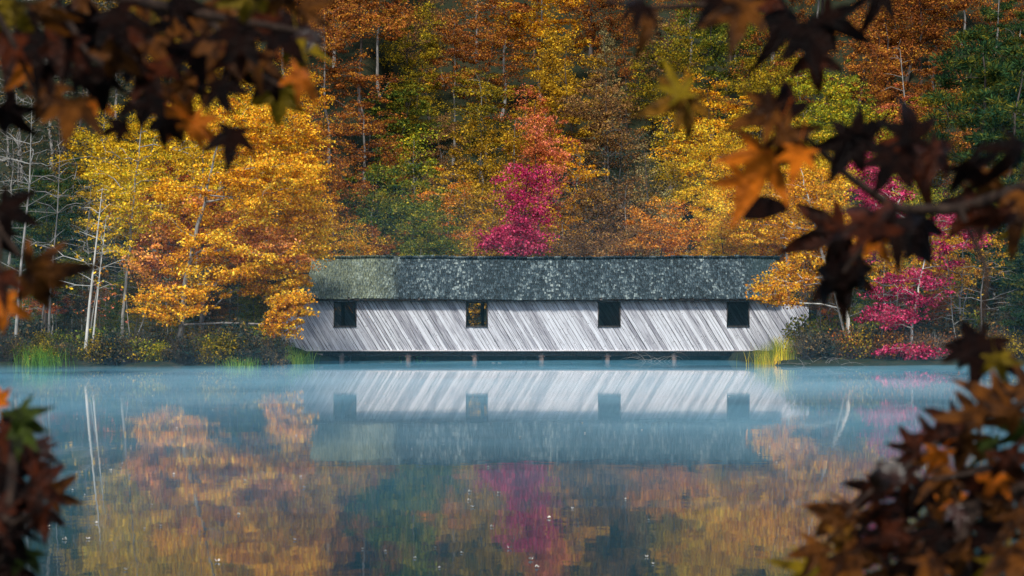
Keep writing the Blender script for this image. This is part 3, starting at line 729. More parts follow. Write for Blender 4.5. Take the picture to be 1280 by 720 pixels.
for x in (-10.5, 13.85):
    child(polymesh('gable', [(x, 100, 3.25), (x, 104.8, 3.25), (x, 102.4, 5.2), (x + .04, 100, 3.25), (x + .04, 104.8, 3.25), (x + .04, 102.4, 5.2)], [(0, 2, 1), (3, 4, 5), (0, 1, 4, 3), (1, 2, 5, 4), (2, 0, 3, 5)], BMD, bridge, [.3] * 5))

# thin dead brush lying in the water under the right part of the bridge
for k, (px, Yd) in enumerate(((822, 98.9), (1022, 88.4))):
    rs = np.random.RandomState(40 + k); mb = MB(); c = np.array([(px - 640) / F * Yd, Yd, -.05])
    for q in range(11):
        a = rs.uniform(-.5, .5) + (math.pi if rs.uniform() < .5 else 0); L = rs.uniform(.5, 1.5); hgt = rs.uniform(.12, .42); t = np.linspace(0, 1, 7); o0 = rs.normal(0, .35)
        mb.tube(np.stack([c[0] + o0 + math.cos(a) * L * t + rs.normal(0, .02, 7), c[1] + math.sin(a) * L * t + rs.normal(0, .03, 7), c[2] + hgt * np.sin(t * 2.7) * 1.2 + rs.normal(0, .012, 7)], 1), np.linspace(.012, .003, 7), 4)
    o = mb.build('driftwood', BARK['grey'])
    tag(o, ['thin grey dead twigs arching out of the water below the third and fourth openings', 'thin grey dead twigs in the water before the shrubs right of the bridge'][k], 'driftwood')

# leaves floating on the pond
mt, nt, ns, ls = newmat('floating_leaf'); b_ = nd(ns, 'ShaderNodeBsdfPrincipled'); b_.inputs['Base Color'].default_value = (.55, .50, .42, 1); b_.inputs['Roughness'].default_value = .35
o_ = nd(ns, 'ShaderNodeOutputMaterial'); ls.new(b_.outputs[0], o_.inputs[0])
me0 = None
for k in range(70):
    px = srng.uniform(60, 1240); py = srng.uniform(480, 715) ; p = None
    q = (py - 403) / F; Yd = CAMZ / q; x = (px - 640) / F * Yd
    if me0 is None:
        t = np.linspace(0, 2 * math.pi, 9)[:-1]; o = polymesh('floating_leaf', [(0, 0, .004)] + [(.035 * math.cos(a) * (1.4 if i % 2 else .8), .035 * math.sin(a) * (1.2 if i % 2 else .8), .006 + .02 * (i % 3)) for i, a in enumerate(t)], [(0, i + 1, (i + 1) % 8 + 1) for i in range(8)], mt); me0 = o.data
    else: o = link('floating_leaf', me0)
    o.location = (x, Yd, .004); s = srng.uniform(.25, .6); o.scale = (s, s, s); o.rotation_euler = (0, 0, srng.uniform(0, 6.28))
    tag(o, 'tiny pale fallen leaf floating on the open pond', 'leaf', 'fallen leaves floating on the pond')

# ------------------------------------------------------------------ mist over the pond
def mist(z1, dens, y0, y1, x0=-70, x1=70, col=(.24, .70, 1.0), amp=.6, seed=0, far=3.0):
    m, nt, ns, ls = newmat('mist')
    v = nd(ns, 'ShaderNodeVolumeScatter'); v.inputs['Color'].default_value = (*col, 1); v.inputs['Density'].default_value = dens; v.inputs['Anisotropy'].default_value = -.3
    o = nd(ns, 'ShaderNodeOutputMaterial'); ls.new(v.outputs[0], o.inputs['Volume'])
    rs = np.random.RandomState(900 + seed); xs = np.linspace(x0, x1, 71); ys = np.linspace(y0, y1, 41); X, Y = np.meshgrid(xs, ys); h = np.zeros_like(X)
    for q in range(14):
        a = rs.uniform(0, 6.28); k = rs.uniform(.12, .75); h += np.sin(k * (math.cos(a) * X + math.sin(a) * Y) + rs.uniform(0, 6.28)) / 3.0
    fy = np.clip((Y - y0) / 16, 0.02, 1) * np.clip((y1 - Y) / far + (.3 if far < 4 else 0), .02, 1)
    if x1 < 60: fy = fy * np.clip((X - x0) / 7, .02, 1) * np.clip((x1 - X) / 7, .02, 1)
    Z = z1 * np.clip(1 + amp * h, .12, 2.2) * fy + .01
    n = len(xs); V = np.concatenate([np.stack([X, Y, Z], -1).reshape(-1, 3), np.stack([X, Y, Z * 0 + .003], -1).reshape(-1, 3)]); k0 = X.size
    i = np.arange(len(ys) - 1)[:, None] * n + np.arange(n - 1)[None]; Q = np.stack([i, i + 1, i + n + 1, i + n], -1).reshape(-1, 4)
    qs = [Q, Q[:, ::-1] + k0]
    for line in (np.arange(n), np.arange(n) + n * (len(ys) - 1), np.arange(len(ys)) * n, np.arange(len(ys)) * n + n - 1):
        qs.append(np.stack([line[:-1], line[1:], line[1:] + k0, line[:-1] + k0], 1))
    mb = MB(); mb.quads(V, np.concatenate(qs)); ob = mb.build('mist', m, smooth=False)
    tag(ob, kind='stuff'); return ob
MIST = 1
if MIST:
    mist(.07, .034, 12, 98.8, seed=1)
    mist(.38, .0095, 14, 90, seed=2, far=38)
    mist(.9, .002, 24, 84, seed=3, amp=.4, far=30)
    mist(.36, .013, 26, 88, -17, 17, col=(.50, .80, 1.0), seed=5, amp=.5, far=34)
    mist(8.0, .0006, 50, 150, seed=4, amp=.2)

# ------------------------------------------------------------------ boughs close to the camera
def leaf_mesh(seed, lobes=5, hwf=.20, c0=.25, c1=.95, mid=1.0, rl=.6):
    rs = np.random.RandomState(seed)
    la = np.radians([90, 90 - 52 + rs.uniform(-6, 6), 90 + 52 + rs.uniform(-6, 6), 90 - 108 + rs.uniform(-8, 8), 90 + 108 + rs.uniform(-8, 8)]); ll = np.array([mid, .88, .88, .6, .6]) * rs.uniform(.9, 1.08, 5)
    nA, nR = 96, 9
    th = np.linspace(-math.pi, math.pi, nA, endpoint=False)
    r = np.full(nA, .14)
    for a, L in zip(la, ll):
        for i in range(nA):
            # distance from the centre to a pointed lobe's edge along th
            d = (th[i] - a + math.pi) % (2 * math.pi) - math.pi
            if abs(d) > 1.2: continue
            best = 0
            for s in np.linspace(.02, 1, 60):
                hw = L * hwf * (math.sin(math.pi * min(1, s ** .75)) * .8 + .32 * (1 - s))
                if abs(math.tan(d)) * s * L <= hw and abs(d) < 1.2: best = max(best, s * L / math.cos(d))
            r[i] = max(r[i], min(best, L * 1.02))
    r *= 1 + .035 * np.sin(th * 23 + seed)
    V = [(0, 0, 0)]; curl = rs.uniform(c0, c1); rollx = rs.uniform(-rl, rl)
    fr = np.linspace(0, 1, nR + 1)[1:]
    lobe_i = np.argmin(np.abs((th[:, None] - la[None] + math.pi) % (2 * math.pi) - math.pi), 1)
    dv = np.abs((th - la[lobe_i] + math.pi) % (2 * math.pi) - math.pi)
    for f in fr:
        for i in range(nA):
            R = r[i] * f; x, y = R * math.cos(th[i]), R * math.sin(th[i])
            z = .30 * R * min(dv[i], .5) - curl * R * R * .55 + .05 * math.sin(5 * x + seed) * math.sin(4 * y + seed * 2) + rollx * x * abs(x) * .6
            V.append((x, y, z))
    Fs = []
    for j in range(nR):
        for i in range(nA):
            i2 = (i + 1) % nA
            if j == 0: Fs.append((0, 1 + i, 1 + i2))
            else: Fs.append((1 + (j - 1) * nA + i, 1 + j * nA + i, 1 + j * nA + i2, 1 + (j - 1) * nA + i2))
    # stalk
    s0 = len(V); pts = [np.array([0, 0, .01]), np.array([.03, -.3, .08]), np.array([.0, -.6, .25]), np.array([-.02, -.8, .5])]
    for p in pts:
        for k in range(5): V.append((p[0] + .016 * math.cos(k * 1.257), p[1] + .010 * math.sin(k * 1.257), p[2] + .014 * math.sin(k * 1.257)))
    for j in range(3):
        for k in range(5): Fs.append((s0 + j * 5 + k, s0 + j * 5 + (k + 1) % 5, s0 + j * 5 + 5 + (k + 1) % 5, s0 + j * 5 + 5 + k))
    me = bpy.data.meshes.new('leaf'); me.from_pydata(V, [], Fs); me.update(); me.polygons.foreach_set('use_smooth', [True] * len(me.polygons))
    me.materials.append(None)
    return me
def oval_mesh(seed):
    V = []; Fs = []; n = 12
    for j in range(n + 1):
        t = j / n; w = .30 * math.sin(math.pi * t ** .85) ** .8 + .005
        for k in range(7):
            s = (k - 3) / 3; V.append((s * w, t, .25 * abs(s) * w + .12 * math.sin(t * 3 + seed) - .3 * t * t * .5))
    for j in range(n):
        for k in range(6): a = j * 7 + k; Fs.append((a, a + 1, a + 8, a + 7))
    me = bpy.data.meshes.new('leaf'); me.from_pydata(V, [], Fs); me.update(); me.polygons.foreach_set('use_smooth', [True] * len(me.polygons)); me.materials.append(None)
    return me
def near_mat(name, base, patch, k=.5, tr=.3, spec=.35, rough=.38):
    m, nt, ns, ls = newmat(name)
    tc = nd(ns, 'ShaderNodeTexCoord'); oi = nd(ns, 'ShaderNodeObjectInfo')
    ad = nd(ns, 'ShaderNodeVectorMath', operation='ADD'); ls.new(tc.outputs['Object'], ad.inputs[0]); cm = nd(ns, 'ShaderNodeCombineXYZ')
    for i in range(3): ls.new(math_(ns, ls, 'MULTIPLY', oi.outputs['Random'], 31. + i * 7), cm.inputs[i])
    ls.new(cm.outputs[0], ad.inputs[1])
    n1 = noise(ns, ls, ad.outputs[0], 2.0, 4, .6)
    f = ramp(ns, [(k - .10, (0, 0, 0)), (k + .10, (1, 1, 1))]); ls.new(n1, f.inputs[0])
    col = mixc(ns, ls, f.outputs[0], base, patch)
    # darker blade veins
    b = nd(ns, 'ShaderNodeBsdfPrincipled'); ls.new(col, b.inputs['Base Color']); b.inputs['Roughness'].default_value = rough; b.inputs['Specular IOR Level'].default_value = spec
    bp = nd(ns, 'ShaderNodeBump'); bp.inputs['Strength'].default_value = .5; bp.inputs['Distance'].default_value = .1; ls.new(noise(ns, ls, ad.outputs[0], 9, 4, .6), bp.inputs['Height']); ls.new(bp.outputs[0], b.inputs['Normal'])
    t = nd(ns, 'ShaderNodeBsdfTranslucent'); ls.new(col, t.inputs[0]); mx = nd(ns, 'ShaderNodeMixShader'); mx.inputs[0].default_value = tr; ls.new(b.outputs[0], mx.inputs[1]); ls.new(t.outputs[0], mx.inputs[2])
    o = nd(ns, 'ShaderNodeOutputMaterial'); ls.new(mx.outputs[0], o.inputs[0])
    return m
NM = {'k': near_mat('withered_leaf', (.006, .004, .004), (.016, .006, .004), spec=.08),  # tree shade on the near leaves is painted in as very dark colour
      'r': near_mat('dark_red_leaf', (.010, .004, .003), (.085, .018, .005), spec=.15),
      'b': near_mat('brown_leaf', (.026, .009, .003), (.18, .060, .009), .48, spec=.15),
      'v': near_mat('olive_leaf', (.045, .027, .003), (.26, .17, .008), .44, spec=.15),
      'o': near_mat('orange_leaf', (.16, .035, .003), (.80, .20, .01), .40, tr=.45, spec=.2),  # colour brightened to stand in for backlight the sun does not give
      'g': near_mat('green_leaf', (.010, .016, .003), (.07, .10, .012), .45, spec=.2),
      'd': near_mat('bronze_leaf', (.045, .02, .003), (.30, .13, .010), .45, spec=.15),
      'y': near_mat('yellow_leaf', (.06, .02, .004), (.50, .20, .012), .5, spec=.2),
      'w': near_mat('wet_leaf', (.02, .008, .006), (.06, .02, .012), .5, spec=1.0, rough=.2)}
LEAVES = [leaf_mesh(s, hwf=.19 + .012 * (s % 3)) for s in (1, 2, 3, 4, 5, 6)] + [leaf_mesh(s, hwf=.17, c0=1.1, c1=1.9, mid=.95 + .1 * (s % 4), rl=1.5) for s in (11, 12, 13, 14, 15, 16)]
SLIM = [leaf_mesh(s, hwf=.15, c0=.1, c1=.45, mid=1.25, rl=.3) for s in (21, 22)]; OVAL = [oval_mesh(1), oval_mesh(2)]
NB = bark_mat('near_twig', (.010, .006, .005), (.045, .028, .02), scale=20)
nrng = random.Random(99)
def bough(label, Yd, limbs, leaves, seed):
    """limbs: lists of (px,py,radius); leaves: (px,py,size,screen angle of the tip in degrees,material[,kind])"""
    p0 = P(limbs[0][0][0], limbs[0][0][1], Yd); r = empty('leafy_branch', p0); p0 = np.array(p0)
    nodes = []
    for q, lb in enumerate(limbs):
        pts = np.array([P(a, b, Yd + .05 * math.sin(i + q + seed)) - p0 for i, (a, b, w) in enumerate(lb)]); t = np.linspace(0, len(lb) - 1, 5 * len(lb))
        pp = np.stack([np.interp(t, range(len(lb)), pts[:, j]) for j in range(3)], 1)
        pp[1:-1] = (pp[:-2] + 2 * pp[1:-1] + pp[2:]) / 4
        m = MB(); m.tube(pp, np.interp(t, range(len(lb)), [w for _, _, w in lb]), 8); m.build('branch' if q == 0 else 'twig', NB, r, smooth=True); nodes += list(pp)
    nodes = np.array(nodes)
    for lf in leaves:
        px, py, sz, ang, mt = lf[:5]; kind = lf[5] if len(lf) > 5 else 's'
        Y = Yd + nrng.uniform(-.28, .3); p = P(px, py, Y); s = sz * Y / F
        a = math.radians(ang); tip = Vector((math.cos(a), 0, math.sin(a))); n = Vector((0, -1, 0)); xx = tip.cross(n)
        M = Matrix((xx, tip, n)).transposed()
        tilt = lf[6] if len(lf) > 6 else 32
        M = M @ Euler((math.radians(nrng.uniform(-tilt, tilt)), math.radians(nrng.uniform(-tilt, tilt)), 0)).to_matrix()
        off = M @ Vector((0, .5 if kind == 'o' else .15, 0)) * s
        me = OVAL[nrng.randrange(2)] if kind == 'o' else SLIM[nrng.randrange(2)] if kind == 't' else LEAVES[nrng.randrange(12)]
        o = link('leaf', me, r); o.matrix_local = Matrix.Translation(Vector(p - p0) - off) @ M.to_4x4() @ Matrix.Scale(s, 4)
        o.material_slots[0].link = 'OBJECT'; o.material_slots[0].material = NM[mt]
    tag(r, label, 'branch')
    return r
bough('dense dark brown and orange maple branch hanging across the top left corner', 2.75,
  [[(-420, -200, .022), (-60, -60, .014), (120, -10, .010), (260, 20, .008), (380, 40, .004)], [(60, -20, .006), (110, 70, .004), (200, 120, .003)], [(260, 20, .006), (300, 80, .004), (355, 110, .003)], [(-40, -50, .006), (20, 60, .004), (50, 130, .003)]],
  [(10, 15, 60, 250, 'v'), (55, 18, 62, 280, 'b'), (100, 5, 60, 260, 'b'), (145, 25, 64, 290, 'k'), (195, 5, 66, 250, 'v'), (235, 30, 62, 275, 'b'), (275, 10, 60, 300, 'b'), (300, 45, 60, 240, 'k'), (330, 20, 56, 290, 'r'),
   (350, 45, 60, 310, 'k'), (385, 15, 46, 320, 'b'), (372, 55, 50, 285, 'v'), (375, 98, 52, 335, 'o'), (350, 120, 58, 262, 'v'), (290, 172, 50, 262, 'k'), (205, 158, 48, 250, 'k'), (225, 145, 52, 235, 'o'), (250, 158, 48, 320, 'o'),
   (150, 160, 36, 200, 'k'), (175, 128, 42, 280, 'k'), (88, 135, 60, 265, 'b'), (60, 115, 56, 240, 'b'), (12, 142, 56, 300, 'k'), (30, 88, 50, 230, 'o'), (130, 98, 50, 265, 'k'), (190, 92, 56, 285, 'r'), (240, 100, 54, 250, 'b'), (228, 112, 42, 280, 'b'),
   (300, 92, 56, 310, 'k'), (320, 75, 48, 270, 'b'), (80, 60, 62, 255, 'r'), (130, 60, 62, 275, 'k'), (180, 60, 62, 265, 'b'), (240, 65, 62, 290, 'k'), (15, 60, 60, 260, 'r'), (50, 62, 54, 250, 'k'), (335, 100, 40, 230, 'k'), (275, 110, 44, 290, 'k'), (205, 118, 46, 265, 'b'), (118, 128, 36, 270, 'o'), (60, 90, 44, 280, 'k'), (390, 45, 30, 250, 'w'), (10, 100, 46, 280, 'k'), (215, 35, 56, 260, 'k'), (95, 35, 56, 240, 'k'), (165, -5, 56, 240, 'b'), (310, 0, 52, 270, 'v'), (350, -5, 46, 250, 'b'), (270, 60, 54, 240, 'b'), (120, 35, 60, 230, 'k'), (155, 50, 60, 300, 'r'), (205, 60, 60, 240, 'k'), (255, 85, 52, 250, 'k'), (165, 85, 54, 225, 'k'), (220, 10, 56, 300, 'k'), (70, 30, 56, 300, 'k'), (300, 70, 52, 290, 'r'), (35, 35, 56, 200, 'k'), (100, 90, 48, 300, 'k'), (145, 70, 52, 250, 'b'), (190, 130, 40, 250, 'k')], 1)
bough('black and rust brown star shaped leaves on a branch at the left edge', 2.85,
  [[(-420, 180, .018), (-80, 230, .009), (-10, 270, .006), (25, 320, .004)], [(-10, 270, .004), (0, 300, .004), (-5, 360, .003)]],
  [(12, 262, 52, 330, 'k'), (48, 338, 62, 350, 'b'), (45, 355, 50, 290, 'b'), (2, 380, 48, 265, 'o'), (-5, 300, 50, 250, 'k'), (5, 350, 46, 270, 'r')], 2)
bough('branch with one green leaf and drooping dark red leaves in the lower left corner', 2.8,
  [[(-380, 900, .022), (-60, 760, .014), (5, 690, .010), (15, 600, .008), (18, 520, .005)], [(8, 660, .004), (40, 640, .003), (60, 620, .002)]],
  [(28, 520, 46, 300, 'g', 's', 20), (-4, 500, 34, 100, 'o'), (12, 545, 52, 260, 'r'), (38, 565, 44, 290, 'r'), (50, 610, 62, 345, 'r'), (66, 618, 46, 335, 'b'), (52, 645, 42, 280, 'r'), (12, 600, 58, 260, 'k'), (18, 650, 56, 290, 'k'), (30, 695, 46, 240, 'g'), (5, 690, 60, 280, 'k'), (0, 570, 48, 180, 'r'), (45, 585, 34, 310, 'r'), (55, 560, 26, 20, 'w'), (20, 620, 46, 220, 'r'), (20, 575, 50, 270, 'k'), (8, 525, 46, 280, 'k'), (28, 540, 44, 250, 'g'), (10, 670, 54, 240, 'k'), (30, 630, 44, 260, 'k'), (-5, 640, 54, 300, 'r'), (15, 715, 50, 270, 'k')], 3)
bough('maple branch across the upper right with dark star leaves and one glowing orange leaf', 2.8,
  [[(1720, 120, .024), (1360, 205, .015), (1280, 235, .011), (1200, 262, .009), (1120, 262, .008), (1060, 220, .006), (1000, 165, .004)], [(1500, -150, .016), (1200, -60, .010), (1000, -15, .008), (900, 5, .006), (820, 10, .004), (755, 2, .003)], [(1120, 262, .005), (1085, 300, .004), (1055, 340, .003)], [(1000, 165, .004), (930, 130, .003), (860, 118, .002)], [(1000, 165, .004), (965, 200, .003), (960, 250, .002)], [(1200, 262, .005), (1235, 340, .004), (1225, 420, .003)]],
  [(812, 20, 47, 262, 'b'), (795, 8, 45, 200, 'k'), (925, 15, 63, 260, 'b'), (900, 0, 56, 230, 'k'), (1010, 45, 69, 285, 'k'), (1020, 75, 56, 268, 'r'), (985, 25, 63, 240, 'k'), (1040, 25, 56, 330, 'k'), (960, 5, 56, 270, 'r'), (1100, -5, 45, 250, 'k'),
   (850, 125, 62, 200, 'd', 't', 14), (862, 130, 50, 268, 'd', 't', 14), (848, 112, 44, 110, 'v', 't', 14), (958, 140, 62, 205, 'b', 't', 20), (975, 140, 67, 140, 'r'), (985, 175, 63, 320, 'b'), (952, 205, 88, 243, 'o', 't', 12), (925, 225, 44, 195, 'o', 't', 20), (998, 195, 46, 258, 'o', 't', 20), (955, 262, 62, 10, 'k', 'o'),
   (1060, 182, 67, 250, 'k'), (1075, 170, 56, 30, 'k'), (1130, 180, 69, 300, 'r'), (1140, 165, 58, 90, 'k'), (1115, 205, 56, 240, 'k'), (1170, 195, 56, 330, 'r'), (1212, 212, 58, 300, 'k'), (1235, 225, 52, 250, 'b'), (1270, 188, 60, 240, 'k'), (1245, 275, 67, 280, 'r'), (1275, 250, 63, 260, 'b'), (1215, 262, 60, 230, 'r'), (1275, 285, 42, 270, 'v'),
   (1040, 292, 74, 200, 'r'), (1085, 280, 78, 110, 'r'), (1125, 290, 74, 330, 'k'), (1150, 285, 63, 300, 'k'), (1098, 300, 46, 290, 'o'), (1060, 320, 49, 255, 'r'), (1055, 348, 63, 270, 'k'), (1040, 350, 52, 215, 'k'), (1075, 345, 49, 320, 'k'), (1228, 438, 65, 255, 'k'), (1215, 432, 52, 175, 'k'), (1248, 452, 40, 280, 'v')], 4)
LR = [(1285, 495, 54, 100, 'b'), (1245, 500, 52, 150, 'b'), (1262, 520, 50, 230, 'b'), (1215, 520, 48, 180, 'b'), (1190, 530, 50, 220, 'r'), (1205, 555, 50, 250, 'b'), (1165, 548, 46, 200, 'r'), (1172, 572, 46, 260, 'o'), (1235, 560, 56, 270, 'g'), (1262, 575, 56, 290, 'r'), (1275, 540, 50, 240, 'g'),
      (1135, 582, 44, 210, 'w', 'o'), (1115, 590, 44, 150, 'w', 'o'), (1100, 600, 46, 250, 'w', 'o'), (1090, 615, 46, 220, 'r'), (1140, 560, 44, 180, 'r'), (1060, 640, 46, 160, 'b'), (1040, 650, 50, 230, 'b'), (1050, 672, 38, 270, 'y', 's', 20), (1020, 690, 52, 240, 'b'), (1010, 715, 50, 220, 'v'), (1060, 700, 54, 300, 'b'), (1085, 700, 50, 270, 'y'), (1095, 680, 50, 240, 'k'), (1045, 715, 44, 260, 'b'),
      (1120, 640, 50, 290, 'k'), (1130, 690, 54, 260, 'r'), (1170, 655, 56, 250, 'b'), (1185, 690, 56, 280, 'k'), (1165, 710, 46, 220, 'b'), (1190, 630, 54, 300, 'o'), (1225, 610, 56, 250, 'r'), (1250, 640, 60, 270, 'b'), (1235, 680, 60, 250, 'k'), (1265, 700, 60, 280, 'b'), (1275, 650, 54, 300, 'b'), (1215, 710, 52, 260, 'k'), (1270, 610, 54, 230, 'k'), (1205, 600, 50, 270, 'k'), (1155, 610, 44, 290, 'k'), (1245, 600, 44, 240, 'o'), (1095, 645, 40, 230, 'r'), (1180, 590, 40, 220, 'b'), (1150, 690, 50, 300, 'b'), (1200, 660, 50, 240, 'k'), (1280, 730, 60, 260, 'r'), (1150, 620, 50, 250, 'k'), (1215, 640, 54, 280, 'k'), (1240, 590, 52, 240, 'b'), (1170, 670, 52, 240, 'k'), (1140, 705, 52, 270, 'k'), (1200, 700, 54, 300, 'b'), (1240, 660, 54, 260, 'k'), (1065, 670, 40, 250, 'k'), (1110, 665, 46, 270, 'r'), (1250, 705, 56, 300, 'v'), (1185, 610, 46, 240, 'b'), (1080, 650, 42, 300, 'b'), (1130, 600, 42, 280, 'r'), (1195, 640, 30, 270, 'w'), (1145, 575, 28, 200, 'w'), (1110, 722, 50, 240, 'b')]
bough('thick drooping branch of brown, red and yellow leaves in the lower right corner', 2.75,
  [[(1700, 560, .026), (1400, 560, .018), (1290, 600, .015), (1230, 625, .013), (1200, 660, .012), (1210, 780, .012)], [(1290, 500, .006), (1200, 530, .005), (1140, 580, .004), (1080, 620, .003), (1030, 680, .002)], [(1400, 545, .010), (1285, 478, .007), (1230, 505, .005)], [(1230, 625, .006), (1150, 650, .004), (1100, 690, .003)], [(1300, 570, .006), (1220, 590, .004), (1165, 600, .003)]],
  LR, 5)
# the two trees these boughs grow from stand beside the camera, out of the picture; unseen crowns added to shade the near leaves
for k, (x, y, s) in enumerate(((-2.15, 2.8, 71), (2.35, 2.8, 72))):
    rs = np.random.RandomState(s); r = empty('overhanging_tree', (x, y, .2)); t = trunkline(rs, 7, wob=.08)
    att = env_att(rs, 70, (0, 0, 5.6), (2.6, 2.4, 1.7), 'round'); w, l = grow(s, t, att, .16, nleaf=26, clump=.6, leaf=.17)
    w.build('trunk', BARK['dark'], r, smooth=True); l.build('crown', FM['rust'], r)
    tag(r, ['dark maple beside the pond whose branches reach in from the left', 'dark maple beside the pond whose branches reach in from the right'][k], 'maple tree')

# ------------------------------------------------------------------ light, sky, camera
w = bpy.data.worlds.new('World'); scn.world = w; w.use_nodes = True
nt = w.node_tree; nt.nodes.clear()
sky = nt.nodes.new('ShaderNodeTexSky'); sky.sky_type = 'NISHITA'; sky.sun_disc = False
bg = nt.nodes.new('ShaderNodeBackground'); bg.inputs[1].default_value = .145
ow = nt.nodes.new('ShaderNodeOutputWorld'); nt.links.new(sky.outputs[0], bg.inputs[0]); nt.links.new(bg.outputs[0], ow.inputs[0])
ldir = Vector((.10, .66, -.75)).normalized()
sky.sun_elevation = math.asin(-ldir.z); sky.sun_rotation = math.atan2(-ldir.x, -ldir.y)
sun = bpy.data.lights.new('sun', 'SUN'); sun.energy = 4.7; sun.angle = math.radians(8); sun.color = (1, .93, .82)
so = bpy.data.objects.new('sun', sun); COL.objects.link(so); so.rotation_euler = ldir.to_track_quat('-Z', 'Y').to_euler(); so.location = (0, 0, 60)
cam = bpy.data.cameras.new('camera'); cam.sensor_width = 36; cam.lens = 36 * F / 1280; cam.clip_end = 2000; cam.clip_start = .1
co = bpy.data.objects.new('camera', cam); COL.objects.link(co); co.location = (0, 0, CAMZ); co.rotation_euler = (math.pi / 2 + TH, 0, 0)
cam.dof.use_dof = True; cam.dof.focus_distance = 98; cam.dof.aperture_fstop = 6.7
scn.camera = co
scn.view_settings.view_transform = 'Standard'; scn.view_settings.look = 'None'; scn.view_settings.exposure = 0; scn.view_settings.gamma = 1
scn.render.engine = 'CYCLES'
scn.cycles.max_bounces = 6; scn.cycles.diffuse_bounces = 3; scn.cycles.glossy_bounces = 3; scn.cycles.transmission_bounces = 3; scn.cycles.volume_bounces = 1; scn.cycles.transparent_max_bounces = 6
scn.cycles.use_denoising = True

# ------------------------------------------------------------------ what each tree, shrub and sapling is called
DROP = set()
